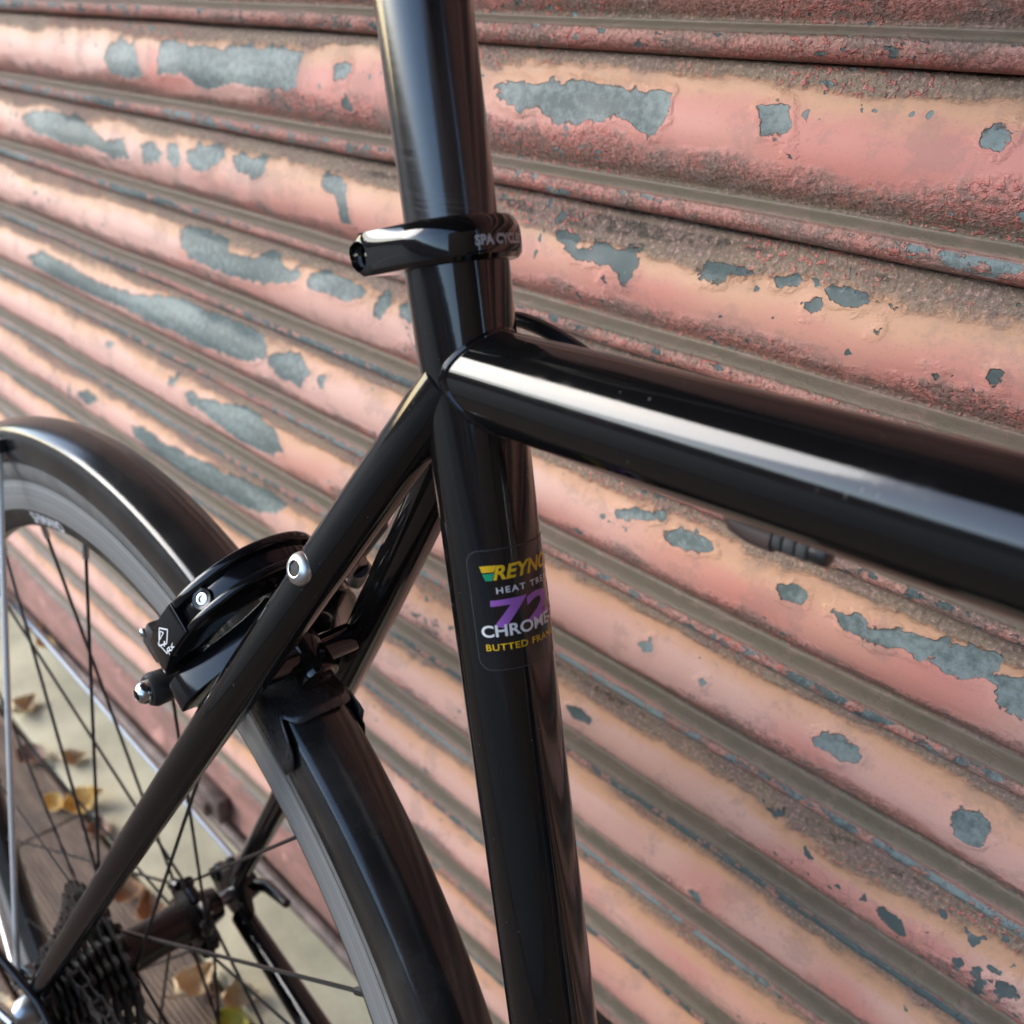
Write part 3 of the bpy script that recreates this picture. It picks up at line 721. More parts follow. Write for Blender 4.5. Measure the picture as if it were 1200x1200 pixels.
# --- frame
frame = bp('seat_tube', MB().lathe([(RS, -.53), (RS, -.2), (RS, -.03), (RS, .016), (.0154, .024), (.0154, .0335), (.0135, .0335)], (0, 0, 0), ST, 64), 'frame')
bp('top_tube', MB().tube([TD * .001, TD * .02] + [TD * (.05 + .1 * i) for i in range(5)] + [TD * .555], [.0147, .0148] + [.0153] + [.0159] * 5, 64), 'frame')
def bead(pts, r): return MB().tube(pts, r, 10, closed=True)
pts = []
TU = Vector((-math.sin(TT), 0, math.cos(TT)))
for i in range(72):
    a = 2 * math.pi * i / 72; q0 = (TU * math.cos(a) + YV * math.sin(a)) * .0148; lo, hi = 0.0, .03
    for _ in range(30):
        s = (lo + hi) / 2; q = q0 + TD * s; d = (q - ST * q.dot(ST)).length
        if d < RS: lo = s
        else: hi = s
    pts.append(q0 * .97 + TD * (hi - .0004))
sm = [sum((pts[(i + j) % 72] for j in (-3, -2, -1, 0, 1, 2, 3)), Vector()) / 7 for i in range(72)]
bp('weld_fillet', bead(sm, .0016), 'frame', frame)
def stay_path(s, n=14):
    q1 = Vector((-.0110, .0104 * s, -.0205)); end = AX + Vector((.004, .067 * s, .016))
    P = []
    for i in range(n + 1):
        t = i / n; p_ = q1.lerp(end, t); p_.y += s * .004 * math.sin(math.pi * t); P.append(p_)
    u_ = (q1 - end).normalized()
    return [q1 + u_ * .022, q1 + u_ * .010] + P
STAYS = {}
for s in (-1, 1):
    P = stay_path(s); STAYS[s] = P
    rad = [.0084, .0089, .0091] + [.0091 - .0027 * max(0, (i / 14 - .25) / .75) for i in range(1, 15)]
    st = bp('seat_stay', MB().tube(P, rad, 32), 'frame')
    # chain stay
    c0 = BBK + Vector((-.012, .03 * s, .004)); c1 = AX + Vector((.012, .064 * s, -.010))
    ctrl = [c0, c0.lerp(c1, .3) + Vector((0, .004 * s, 0)), c0.lerp(c1, .7) + Vector((0, -.002 * s, 0)), c1]
    bp('chain_stay', MB().tube([c0, c0.lerp(c1, .25), c0.lerp(c1, .5), c0.lerp(c1, .75), c1], [.011, .011, .0105, .009, .0075], 24), 'frame')
    # dropout plate with eyelets
    def dp(u, v, d): return AX + Vector((u, d, v))
    out = [(.016, .020), (.000, .026), (-.010, .014), (-.022, .012), (-.028, .002), (-.022, -.010), (-.008, -.016), (.010, -.018), (.020, -.012), (.022, -.002)]
    if s < 0: out = [(.016, .020), (.000, .026), (-.010, .014), (-.022, .012), (-.028, .002), (-.022, -.010), (-.014, -.034), (.002, -.036), (.012, -.018), (.022, -.010)]
    do = bp('dropout', MB().extrude(out, dp, s * .0625, s * .069), 'frame', bevel=.0012)
    e = AX + Vector((-.020, s * .0655, .004))
    bp('eyelet', MB().lathe([(.0025, -.005), (.0055, -.005), (.0055, .006), (.0025, .006)], e, YV, 20, True), 'frame', do)
# bridge between the stays, with the brake boss
BC = Vector((-.082, 0, -.141)); NN = Vector((-.865, 0, .502)).normalized(); DD = Vector((-.502, 0, -.865)).normalized()
bp('stay_bridge', MB().tube([BC + YV * (-.030), BC + YV * (-.02), BC + YV * .02, BC + YV * .032], .0062, 24), 'frame').data
bp('bridge_boss', MB().lathe([(.001, -.012), (.0085, -.012), (.0085, .010), (.001, .010)], BC, NN, 28), 'frame', bevel=.0006)
# rack boss and its button-head bolt on the near stay
def bolt_head(org, axis, r, h, name, parent, mat='steel', hexr=.45, shift=BASE):
    ax = Vector(axis).normalized()
    mb = MB().lathe([(r * .98, 0), (r, h * .15), (r * .93, h * .5), (r * .75, h * .82), (r * hexr * 1.12, h), (r * hexr, h * .97)], org, ax, 28)
    mb.lathe([(r * hexr, h * .97), (r * hexr * .98, h * .35), (.0001, h * .3)], org, ax, 6)
    return bp(name, mb, mat, parent, shift=shift)
P = STAYS[-1]
bpt = P[2].lerp(P[-1], .142); bdir = Vector((.02, -.95, .30)).normalized()
bs = bp('rack_boss', MB().lathe([(.001, .004), (.0056, .004), (.0056, .0098), (.001, .0098)], bpt, bdir, 28), 'frame', bevel=.0006)
bolt_head(bpt + bdir * .0099, bdir, .0060, .0034, 'button_bolt', bs, 'alloy', .46)
bp('socket_shade_disc', MB().lathe([(.00265, .0030), (.0001, .0030)], bpt + bdir * .0099, bdir, 6), 'plastic_black', bs)  # black disc painting in the shade down the bolt's hex hole
bpl = STAYS[1][2].lerp(STAYS[1][-1], .142); bdl = Vector((-.62, .70, .30)).normalized()
bp('rack_boss', MB().lathe([(.001, .004), (.0056, .004), (.0056, .0115), (.001, .0115)], bpl, bdl, 24), 'frame', bevel=.0006)
# cable stop under the top tube, with a housing end
def ttp(x, dy, dz): return TD * x + YV * dy + TU * dz
cs = bp('cable_stop', MB().tube([ttp(.090, .0035, -.0165), ttp(.0925, .0035, -.0182), ttp(.097, .0035, -.0190), ttp(.1035, .0035, -.0192)], [.0022, .0032, .0037, .0038], 18), 'plastic_brown')
for i, (a, b_, r) in enumerate(((.1037, .1062, .0033), (.1066, .1096, .0033), (.1100, .1128, .0033))):
    bp('ferrule', MB().tube([ttp(a, .0035, -.0189), ttp(b_, .0035, -.0189)], r, 16), 'plastic_grey', cs, bevel=.0003)
bp('ferrule_tip', MB().tube([ttp(.1130, .0035, -.0189), ttp(.1175, .0035, -.0189)], .0031, 16), 'plastic_black', cs, bevel=.0004)
# the rest of the frame
HT = TD * .56; HD = Vector((-math.cos(R_(72)), 0, math.sin(R_(72))))
hb = HT - HD * .105
bp('head_tube', MB().lathe([(.0175, -.14), (.0185, -.138), (.0185, -.125), (.0165, -.12), (.0165, .025), (.0185, .03), (.0185, .042), (.0175, .044)], HT, HD, 40), 'frame')
bp('down_tube', MB().tube([BBK, BBK.lerp(hb, .5), hb], .0159, 40), 'frame')
bp('bottom_bracket_shell', MB().lathe([(.001, -.034), (.02, -.034), (.02, .034), (.001, .034)], BBK, YV, 40), 'frame', bevel=.001)

# --- seat post, clamp, saddle
post = bp('seat_post', MB().lathe([(.0136, -.06), (.0136, .04), (.0136, .1), (.0136, .16), (.0136, .215), (.012, .22), (.001, .22)], (0, 0, 0), ST, 64), 'post')
def loft(rings, name, mat, parent=bike):
    mb = MB(); n_ = len(rings[0]); vs = [q for r in rings for q in r]; fs = []
    for i in range(len(rings) - 1):
        for j in range(n_): fs.append((i * n_ + j, i * n_ + (j + 1) % n_, (i + 1) * n_ + (j + 1) % n_, (i + 1) * n_ + j))
    fs.append(tuple(range(n_))); fs.append(tuple((len(rings) - 1) * n_ + j for j in range(n_)))
    return bp(name, mb.add(vs, fs), mat, parent, sharp=70)
sx = (ST * .245).x; szz = (ST * .245).z
rings = []
for t, w, hh, up in ((0, .045, .014, .004), (.06, .068, .024, .010), (.2, .070, .026, .006), (.38, .046, .028, .002), (.55, .028, .030, 0), (.8, .019, .028, 0), (.97, .013, .022, -.004), (1, .007, .012, -.008)):
    rings.append([Vector((sx - .12 + .275 * t, w * math.cos(a), szz + .01 + up + hh * (math.sin(a) * .5 if math.sin(a) > 0 else math.sin(a) * .8))) for a in [2 * math.pi * j / 24 for j in range(24)]])
sad = loft(rings, 'saddle', 'saddle')
for s in (-1, 1):
    bp('saddle_rail', MB().tube([Vector((sx - .10, .03 * s, szz)), Vector((sx - .05, .022 * s, szz - .022)), Vector((sx + .04, .022 * s, szz - .024)), Vector((sx + .13, .008 * s, szz - .004))], .0035, 10), 'steel', sad)
bp('post_head', MB().box(ST * .222, (.018, .026, .010), SE, YV, ST), 'post', post, bevel=.004)

# clamp: chamfered collar with a bolt barrel behind the tube
CH = .0374
def cl(e, y, h): return ST * (CH + h) + SE * e + YV * y
def hull2(pts):
    pts = sorted(set(pts)); 
    def half(ps):
        out = []
        for p_ in ps:
            while len(out) > 1 and (out[-1][0] - out[-2][0]) * (p_[1] - out[-2][1]) - (out[-1][1] - out[-2][1]) * (p_[0] - out[-2][0]) <= 0: out.pop()
            out.append(p_)
        return out
    lo, up = half(pts), half(pts[::-1]); return lo[:-1] + up[:-1]
def ray_r(poly, th):
    c, s_ = math.cos(th), math.sin(th); best = 0
    for (x0, y0), (x1, y1) in zip(poly, poly[1:] + poly[:1]):
        ex, ey = x1 - x0, y1 - y0; den = c * ey - s_ * ex
        if abs(den) < 1e-12: continue
        t = (x0 * ey - y0 * ex) / den; u = (x0 * s_ - y0 * c) / den
        if t > 0 and -1e-6 <= u <= 1 + 1e-6: best = max(best, t)
    return best
NT_ = 120; mb = MB(); vs, fs = [], []
levels = [(-.0062, .0176), (-.0060, .0182), (-.0047, .0193), (-.0028, .0196), (.0012, .0196), (.0028, .0194), (.0054, .0180), (.0061, .0171)]
rings = []
for h, rad in levels:
    hb_ = max(0.0, .0060 ** 2 - min(abs(h) * 1.12, .00595) ** 2) ** .5
    pts_ = [(rad * math.cos(a), rad * math.sin(a)) for a in [2 * math.pi * i / 90 for i in range(90)]]
    eb = -.0205 - hb_; sh_ = .0005 * (abs(h) > .005)
    for sg in (-1, 1):
        for a in range(0, 91, 15):
            pts_.append((eb + .0022 * (1 - math.sin(R_(a))), sg * (.0195 - sh_ - .0022 * (1 - math.cos(R_(a))))))
        pts_.append((-.0205 + hb_, sg * (.0195 - sh_)))
    hp = hull2(pts_)
    rings.append([cl(ray_r(hp, th) * math.cos(th), ray_r(hp, th) * math.sin(th), h) for th in [2 * math.pi * i / NT_ for i in range(NT_)]])
inner = [[cl(.0139 * math.cos(th), .0139 * math.sin(th), .0061) for th in [2 * math.pi * i / NT_ for i in range(NT_)]],
         [cl(.0139 * math.cos(th), .0139 * math.sin(th), -.0062) for th in [2 * math.pi * i / NT_ for i in range(NT_)]]]
rings = rings + inner
for r_ in rings: vs += r_
K = len(rings)
for i in range(K):
    i2 = (i + 1) % K
    for j in range(NT_): fs.append((i * NT_ + j, i * NT_ + (j + 1) % NT_, i2 * NT_ + (j + 1) % NT_, i2 * NT_ + j))
clp = bp('seat_clamp', mb.add(vs, fs), 'clamp', sharp=24)
cut = bp('cutter', MB().lathe([(.0001, 0), (.0043, 0), (.0043, .02), (.0001, .02)], cl(-.0207, -.0115, -.0003), -YV, 40), 'clamp')
slot = bp('cutter', MB().box(cl(-.024, 0, 0), (.012, .0009, .02), SE, YV, ST), 'clamp')
for c_ in (cut, slot):
    md = clp.modifiers.new('cut', 'BOOLEAN'); md.operation = 'DIFFERENCE'; md.object = c_; md.solver = 'EXACT'
bpy.context.view_layer.update()
nm_ = bpy.data.meshes.new_from_object(clp.evaluated_get(bpy.context.evaluated_depsgraph_get()))
clp.modifiers.clear(); clp.data = nm_
for c_ in (cut, slot): bpy.data.objects.remove(c_)
nm_.polygons.foreach_set('use_smooth', [True] * len(nm_.polygons)); nm_.set_sharp_from_angle(angle=R_(24))
bp('clamp_bolt', MB().lathe([(.0001, 0), (.0042, 0), (.0045, .0008), (.0040, .0028), (.0026, .0030), (.0024, .0008), (.0001, .0008)], cl(-.0207, -.0118, -.0003), -YV, 28), 'steel', clp)

# --- lettering wrapped round tubes
def text_mesh(txt, bold=0.0, shear=0.0, spacing=1.0):
    cu_ = bpy.data.curves.new('txt', 'FONT'); cu_.body = txt; cu_.offset = bold; cu_.shear = shear; cu_.space_character = spacing; cu_.resolution_u = 4; cu_.size = 1
    ob = bpy.data.objects.new('txt', cu_); col.objects.link(ob); bpy.context.view_layer.update()
    me = bpy.data.meshes.new_from_object(ob.evaluated_get(bpy.context.evaluated_depsgraph_get()))
    bpy.data.objects.remove(ob); bpy.data.curves.remove(cu_); return me
def wrap_text(name, txt, s0, width, h0, cap, mat, parent, rad, bold=.02, shear=0.0, spacing=1.0, fn=None, cuts=.0006):
    me = text_mesh(txt, bold, shear, spacing)
    bm = bmesh.new(); bm.from_mesh(me); xs = [v.co.x for v in bm.verts]; ys = [v.co.y for v in bm.verts]
    x0, x1, y1 = min(xs), max(xs), max(ys); y0 = min(ys)
    for v in bm.verts:
        v.co = Vector((s0 + (v.co.x - x0) / (x1 - x0) * width, h0 + (v.co.y - y0) / (y1 - y0) * cap, 0))
    x = s0 + cuts
    while x < s0 + width:
        bmesh.ops.bisect_plane(bm, geom=bm.verts[:] + bm.edges[:] + bm.faces[:], plane_co=(x, 0, 0), plane_no=(1, 0, 0)); x += cuts
    if fn is None:
        def fn(s, h):
            a = s / RS; return ST * h + (SE * math.cos(a) + YV * math.sin(a)) * rad
    for v in bm.verts: v.co = fn(v.co.x, v.co.y) - BASE
    bmesh.ops.recalc_face_normals(bm, faces=bm.faces)
    bm.to_mesh(me); bm.free()
    o = link(name, me, MATS[mat], parent); return o
# decal
def decal_patch(s0, s1, h0, h1, rc, rad, grow=0.0):
    mb = MB(); nx, nc = 60, 8; ol = []
    s0, s1, h0, h1 = s0 - grow, s1 + grow, h0 - grow, h1 + grow; rc += grow
    cols = []
    for i in range(nx + 1):
        s = s0 + (s1 - s0) * (.5 - .5 * math.cos(math.pi * i / nx)); d = min(s - s0, s1 - s); ins = 0
        if d < rc: ins = rc - math.sqrt(max(0, rc * rc - (rc - d) ** 2))
        cols.append((s, h0 + ins, h1 - ins))
    vs, fs = [], []
    for s, a, b_ in cols:
        w = s / RS
        for k in range(5):
            h = a + (b_ - a) * k / 4; vs.append(ST * h + (SE * math.cos(w) + YV * math.sin(w)) * rad)
    for i in range(nx):
        for k in range(4): fs.append((i * 5 + k, i * 5 + 5 + k, i * 5 + 6 + k, i * 5 + 1 + k))
    return mb.add(vs, fs)
edge = bp('decal', decal_patch(-.0203, .0262, -.0886, -.0508, .0042, RS + .00012), 'decal_edge')
edge['label'] = 'rounded black tubing decal on the seat tube'
dk = bp('decal_face', decal_patch(-.0199, .0258, -.0882, -.0512, .0040, RS + .00020), 'decal_black', edge)
RD = RS + .00028
def quad(name, pts, mat):
    mb = MB(); n_ = 8; vs = []
    (a, b_, c, d) = pts
    for i in range(n_ + 1):
        t = i / n_
        for q0, q1 in ((a, b_), (d, c)):
            s = q0[0] + (q1[0] - q0[0]) * t; h = q0[1] + (q1[1] - q0[1]) * t; w = s / RS
            vs.append(ST * h + (SE * math.cos(w) + YV * math.sin(w)) * RD)
    bp(name, mb.add(vs, [(2 * i, 2 * i + 2, 2 * i + 3, 2 * i + 1) for i in range(n_)]), mat, edge)
quad('wing_mark', [(-.0161, -.0557), (-.0112, -.0557), (-.0119, -.0577), (-.0156, -.0577)], 'ink_yellow')
quad('wing_mark', [(-.0155, -.0581), (-.0120, -.0581), (-.0127, -.0603), (-.0148, -.0603)], 'ink_green')
wrap_text('lettering', 'REYNOLDS', -.0125, .0325, -.0604, .0046, 'ink_yellow', edge, RD, .030, .28, 1.0)
wrap_text('lettering', 'HEAT TREATED', -.0120, .0270, -.0645, .0019, 'ink_white', edge, RD, .012, 0, 1.25)
wrap_text('lettering', '725', -.0143, .0325, -.0753, .0090, 'ink_purple', edge, RD, .035, .03, 1.05)
wrap_text('lettering', 'CHROME-MOLY', -.0180, .0415, -.0779, .0038, 'ink_white', edge, RD + .00008, .022, 0, 1.0)
wrap_text('lettering', 'BUTTED FRAME TUBES', -.0172, .0362, -.0822, .0021, 'ink_yellow', edge, RD, .012, 0, 1.1)
def clamp_fn(s, h):
    a = s / .0194; f = (h - (CH - .0048)) / .0068; r = .0196 + .00014
    return ST * h + (SE * math.cos(a) + YV * math.sin(a)) * r
wrap_text('lettering', 'SPA CYCLES', -.0088, .0182, CH - .0026, .0029, 'print_grey', clp, .0195, .05, 0, 1.05, clamp_fn)

# --- wheels
def rim_mesh(cen):
    mb = MB()
    half = [(.2835, 0), (.2838, .0035), (.2875, .0072), (.2955, .0102), (.2965, .0108), (.3125, .0112), (.3135, .0112), (.3138, .0098), (.3105, .0090), (.3100, 0)]
    pr_ = [(r, -y) for r, y in half] + [(r, y) for r, y in half[::-1][1:-1]]
    return mb.arc(pr_, cen, 0, 360, 220), pr_
def set_rad(o, cen):
    me = o.data; c = cen - BASE
    a = me.attributes.new('rad', 'FLOAT', 'POINT'); a.data.foreach_set('value', [math.hypot(v.co.x - c.x, v.co.z - c.z) for v in me.vertices])
    me.materials.append(MATS['rim_dark'])
    for p_ in me.polygons:
        rr_ = math.hypot(p_.center.x - c.x, p_.center.z - c.z)
        if rr_ < .2958: p_.material_index = 1
TYRE = []
for i in range(22):
    a = R_(-58 + 296 * i / 21); TYRE.append((.3255 + .0165 * math.sin(a) * (1.0 if math.sin(a) > 0 else .85), .0155 * math.cos(a)))
TYRE = [(.3220 + .0145 * math.sin(R_(-50 + 280 * i / 21)), .0134 * math.cos(R_(-50 + 280 * i / 21))) for i in range(22)] + [(.3100, -.0088), (.3100, .0088)]
wheel = empty('rear_wheel'); wheel.parent = bike; wheel.location = AX - BASE
def wp(name, mb, mat, par, cen, **k): return bp(name, mb, mat, par, shift=cen, **k)
def make_wheel(root, cen, rear):
    mb, _ = rim_mesh(cen); r = wp('rim', mb, 'rim', root, cen)
    # radius attribute in wheel axes
    me = r.data; a = me.attributes.new('rad', 'FLOAT', 'POINT'); a.data.foreach_set('value', [math.hypot(v.co.x, v.co.z) for v in me.vertices])
    me.materials.append(MATS['rim_dark'])
    for p_ in me.polygons:
        if math.hypot(p_.center.x, p_.center.z) < .2958 or math.hypot(p_.center.x, p_.center.z) > .3132: p_.material_index = 1
    wp('tyre', MB().arc(TYRE, cen, 0, 360, 180), 'tyre', root, cen)
    fl_n, fl_f = (-.020, .034) if rear else (-.034, .034)
    hubp = [(.001, fl_n - .005), (.016, fl_n - .005), (.020, fl_n - .003), (.0205, fl_n + .003), (.0145, fl_n + .007), (.0135, (fl_n + fl_f) / 2), (.0145, fl_f - .007), (.0205, fl_f - .003), (.020, fl_f + .003), (.014, fl_f + .006), (.011, fl_f + .018), (.001, fl_f + .018)]
    wp('hub', MB().lathe(hubp, cen, YV, 40), 'hub', root, cen)
    nsp = 24
    for sgn, fy in ((-1, fl_n), (1, fl_f)):
        for i in range(nsp // 2):
            aa = 360 / (nsp / 2) * i + (0 if sgn < 0 else 15) + 6
            w = 1 if i % 2 else -1
            rim_p = cen + Vector((math.cos(R_(aa)) * .284, sgn * .002, math.sin(R_(aa)) * .284))
            ha = aa + w * 62
            hub_p = cen + Vector((math.cos(R_(ha)) * .0235, fy + w * .0015, math.sin(R_(ha)) * .0235))
            wp('spoke', MB().tube([hub_p, hub_p.lerp(rim_p, .05), rim_p], .00105, 6), 'spoke', root, cen)
            d = (hub_p - rim_p).normalized()
            wp('nipple', MB().tube([rim_p - d * .002, rim_p + d * .010], .0019, 8), 'steel_dull' if i % 3 == 0 else 'spoke', root, cen)
            # straight-pull lug on the flange
            wp('flange_lug', MB().tube([hub_p - d * -.004, hub_p - d * .006], .0042, 10), 'hub', root, cen, bevel=.0006)
    return r
rim_o = make_wheel(wheel, AX, True)
# maker's lettering on the dark flank of the rim
def rim_fn(s, h):
    a = R_(105.0) - s / .29; r = .2868 + h
    y = -(.0072 + (r - .2875) / .008 * .0030) - .0002
    return AX + Vector((r * math.cos(a), y, r * math.sin(a)))
wt = wrap_text('lettering', 'SHIMANO', -.012, .046, 0, .0078, 'print_white', wheel, 0, .03, .15, 1.0, rim_fn, .003)
wt.data.transform(Matrix.Translation(BASE - AX))
# axle, skewer, cassette
wp('axle', MB().tube([AX + YV * -.072, AX + YV * .072], .005, 16), 'steel_dull', wheel, AX)
wp('skewer_nut', MB().lathe([(.001, 0), (.009, 0), (.0095, .003), (.008, .010), (.005, .013), (.001, .013)], AX + YV * -.0695, -YV, 20), 'steel_dull', wheel, AX)
wp('skewer_lever', MB().lathe([(.001, 0), (.010, 0), (.011, .004), (.009, .012), (.001, .014)], AX + YV * .0695, YV, 20), 'hub', wheel, AX)
wp('skewer_lever', MB().tube([AX + Vector((0, .078, 0)), AX + Vector((.02, .080, .012)), AX + Vector((.048, .077, .02))], [.005, .0045, .003], 12), 'hub', wheel, AX)
cas = empty('cassette'); cas.parent = bike; cas.location = AX - BASE
teeth = [11, 12, 13, 15, 17, 19, 21, 24, 28]
for i, T in enumerate(teeth):
    yc = -.0595 + i * .00395; r0 = .00202 * T
    out = []
    for k_ in range(T * 6):
        ph = (k_ % 6) / 6; a = 2 * math.pi * (k_ + i * 2.3) / (T * 6)
        rr_ = r0 + {0: -.0022, 1: -.0008, 2: .0022, 3: .0027, 4: .0010, 5: -.0012}[k_ % 6]
        out.append((rr_ * math.cos(a), rr_ * math.sin(a)))
    mb = MB(); n_ = len(out)
    inner = max(.014, r0 - .011)
    vs = []
    for yy in (-.0009, .0009):
        vs += [AX + Vector((u, yc + yy, v)) for u, v in out]
    ri = [(inner * math.cos(2 * math.pi * k_ / n_), inner * math.sin(2 * math.pi * k_ / n_)) for k_ in range(n_)]
    for yy in (-.0009, .0009):
        vs += [AX + Vector((u, yc + yy, v)) for u, v in ri]
    fs = []
    for j in range(n_):
        j2 = (j + 1) % n_
        fs += [(j, j2, n_ + j2, n_ + j), (2 * n_ + j, 3 * n_ + j, 3 * n_ + j2, 2 * n_ + j2), (j, 2 * n_ + j, 2 * n_ + j2, j2), (n_ + j, n_ + j2, 3 * n_ + j2, 3 * n_ + j)]
    bp('sprocket', mb.add(vs, fs), 'cog', cas, shift=AX, sharp=25)
bp('lockring', MB().lathe([(.008, -.0645), (.0165, -.0645), (.0165, -.0605), (.008, -.0605)], AX, YV, 32, True), 'cog', cas, shift=AX)
bp('cassette_body', MB().lathe([(.001, -.0615), (.0155, -.0615), (.0155, -.024), (.030, -.0235), (.030, -.0225), (.001, -.0225)], AX, YV, 40), 'hub', cas, shift=AX)
# chain: round the small sprocket, up to the chainring and back to the derailleur
CHY = -.0595 + 2 * .00395; r0 = .00202 * 13
pulley1 = AX + Vector((.010, CHY, -.085)); pulley2 = AX + Vector((.035, CHY, -.135)); CR = .095
ch = []
top_a = 96
for i in range(15): ch.append(AX + Vector((r0 * math.cos(R_(top_a + i * 12)), CHY, r0 * math.sin(R_(top_a + i * 12)))))
ch += [pulley1 + Vector((-.02, 0, .012)), pulley1 + Vector((.014, 0, -.012)), pulley2 + Vector((-.022, 0, 0)), pulley2 + Vector((0, 0, -.021))]
cb = BBK + Vector((0, 0, 0)); cb.y = -.043
for i in range(15):
    a = R_(-80 + i * 12.5); ch.append(Vector((cb.x + CR * math.cos(a), -.045, cb.z + CR * math.sin(a))))
loop = ch + [ch[0]]
links = MB(); acc = 0.0; last = None; side = 0
pts = []
for a, b_ in zip(loop, loop[1:]):
    L_ = (b_ - a).length; k_ = max(1, int(L_ / .002))
    for i in range(k_): pts.append(a.lerp(b_, i / k_))
walkp = [pts[0]]
for q in pts:
    if (q - walkp[-1]).length >= .0127: walkp.append(q)
walkp.append(walkp[0])
for i, (a, b_) in enumerate(zip(walkp, walkp[1:])):
    d = (b_ - a)
    if d.length < .004: continue
    d.normalize(); n_ = d.cross(YV).normalized(); mid = (a + b_) / 2
    yo = .0033 if i % 2 else .0022
    for s in (-1, 1):
        out = [(-.0095, -.0022), (-.0075, -.0042), (-.0045, -.0042), (0, -.003), (.0045, -.0042), (.0075, -.0042), (.0095, -.0022), (.0095, .0022), (.0075, .0042), (.0045, .0042), (0, .003), (-.0045, .0042), (-.0075, .0042), (-.0095, .0022)]
        links.extrude(out, lambda u, v, w, mid=mid, d=d, n_=n_, yo=yo, s=s: mid + d * u + n_ * v + YV * (s * yo + w), -.0005, .0005)
    links.tube([a - YV * .0042, a + YV * .0042], .0019, 8)
bp('chain', links, 'cog', bike, kind='stuff', sharp=30)
# derailleur
der = empty('rear_derailleur'); der.parent = bike; der.location = AX - BASE
def dpt(name, mb, mat='brake_matt', **k): return bp(name, mb, mat, der, shift=AX, **k)
hang = AX + Vector((-.006, -.066, -.030))
dpt('mount_bolt', MB().lathe([(.001, 0), (.0085, 0), (.0085, .010), (.006, .012), (.003, .012), (.003, .008), (.0001, .008)], hang, -YV, 24), 'steel_dull')
dpt('knuckle', MB().tube([hang + YV * -.003, hang + Vector((-.012, -.012, -.012)), hang + Vector((-.010, -.016, -.028))], [.009, .0085, .007], 16), 'brake_matt')
dpt('parallelogram', MB().box(hang + Vector((.002, -.014, -.045)), (.009, .006, .024), (.9, 0, .43), YV, (-.43, 0, .9)), 'brake', bevel=.003)
for nm_y in (-.006, .006):
    dpt('cage_plate', MB().extrude([(-.016, .012), (.010, .016), (.018, .0), (.046, -.046), (.044, -.062), (.026, -.062), (.004, -.02)], lambda u, v, w: pulley1 + Vector((u, w, v)), nm_y - .0008, nm_y + .0008), 'brake_matt', bevel=.0006)
for pc in (pulley1, pulley2):
    out = [((.0205 if k_ % 2 else .0180) * math.cos(2 * math.pi * k_ / 22), (.0205 if k_ % 2 else .0180) * math.sin(2 * math.pi * k_ / 22)) for k_ in range(22)]
    dpt('jockey_wheel', MB().extrude(out, lambda u, v, w, pc=pc: pc + Vector((u, w, v)), -.002, .002), 'plastic_black', bevel=.0004)
ab = hang + Vector((-.020, -.010, -.006))
dpt('adjuster', MB().tube([ab, ab + Vector((-.016, -.004, .002))], .0042, 12), 'steel')
e0 = ab + Vector((-.016, -.004, .002))
bp('gear_cable', MB().tube([e0, e0 + Vector((-.02, -.004, .006)), e0 + Vector((-.045, -.010, .03)), e0 + Vector((-.05, -.012, .065)), e0 + Vector((-.03, -.010, .085)), AX + Vector((.015, -.072, .018)), AX + Vector((.05, -.070, -.004))], .0025, 12), 'cable', der, shift=AX)

# --- mudguard
FP = [(.3270, -.0160), (.3385, -.0158), (.3425, -.0152), (.3442, -.0142), (.3455, -.0122), (.3476, -.0075), (.3489, -.003), (.3492, 0)]
FP = FP + [(r, -y) for r, y in FP[::-1][1:]]
inner = [(r - .0013, y * .95) for r, y in FP[::-1]]
fen = bp('mudguard', MB().arc(FP + inner, AX, -28, 205, 200), 'fender')
def on_fender(a, j, lift=0.0012):
    """point on the outside of the mudguard; j runs 0..1 across"""
    f = j * (len(FP) - 1); i = min(int(f), len(FP) - 2); u = f - i
    r = FP[i][0] + (FP[i + 1][0] - FP[i][0]) * u; y = FP[i][1] + (FP[i + 1][1] - FP[i][1]) * u
    k_ = 1 + lift / .0158
    return AX + Vector(((r + lift) * math.cos(R_(a)), y * k_, (r + lift) * math.sin(R_(a))))
# pressed steel clip folded round the guard under the bridge
mb = MB(); NA, NJ = 14, 40; vs, fs = [], []
for i in range(NJ + 1):
    j = i / NJ; e = abs(j - .5) * 2
    a_front = 56.9 - 3.0 * max(0, (e - .62) / .38) ** 1.2 + (1.0 * math.exp(-((e - .55) / .12) ** 2)) ; a_back = 67.6 + (1.1 if .62 < e < .85 else 0)
    if e > .9: a_front += (e - .9) * 10
    for k_ in range(NA + 1):
        t = k_ / NA; lift = .0012 + (.0022 * max(0, 1 - t * 5) * (1 if e < .8 else .3)) + .0006 * math.sin(e * 9)
        vs.append(on_fender(a_front + (a_back - a_front) * t, j, lift))
for i in range(NJ):
    for k_ in range(NA): a = i * (NA + 1) + k_; fs.append((a, a + NA + 1, a + NA + 2, a + 1))
clipo = bp('bridge_clip', mb.add(vs, fs), 'clip', fen)
md = clipo.modifiers.new('thickness', 'SOLIDIFY'); md.thickness = .0008
bp('clip_bolt', MB().lathe([(.001, 0), (.004, 0), (.0035, .003), (.001, .004)], on_fender(60.6, .5, .003), on_fender(60.6, .5, .02) - on_fender(60.6, .5, 0), 6), 'steel_dull', fen)
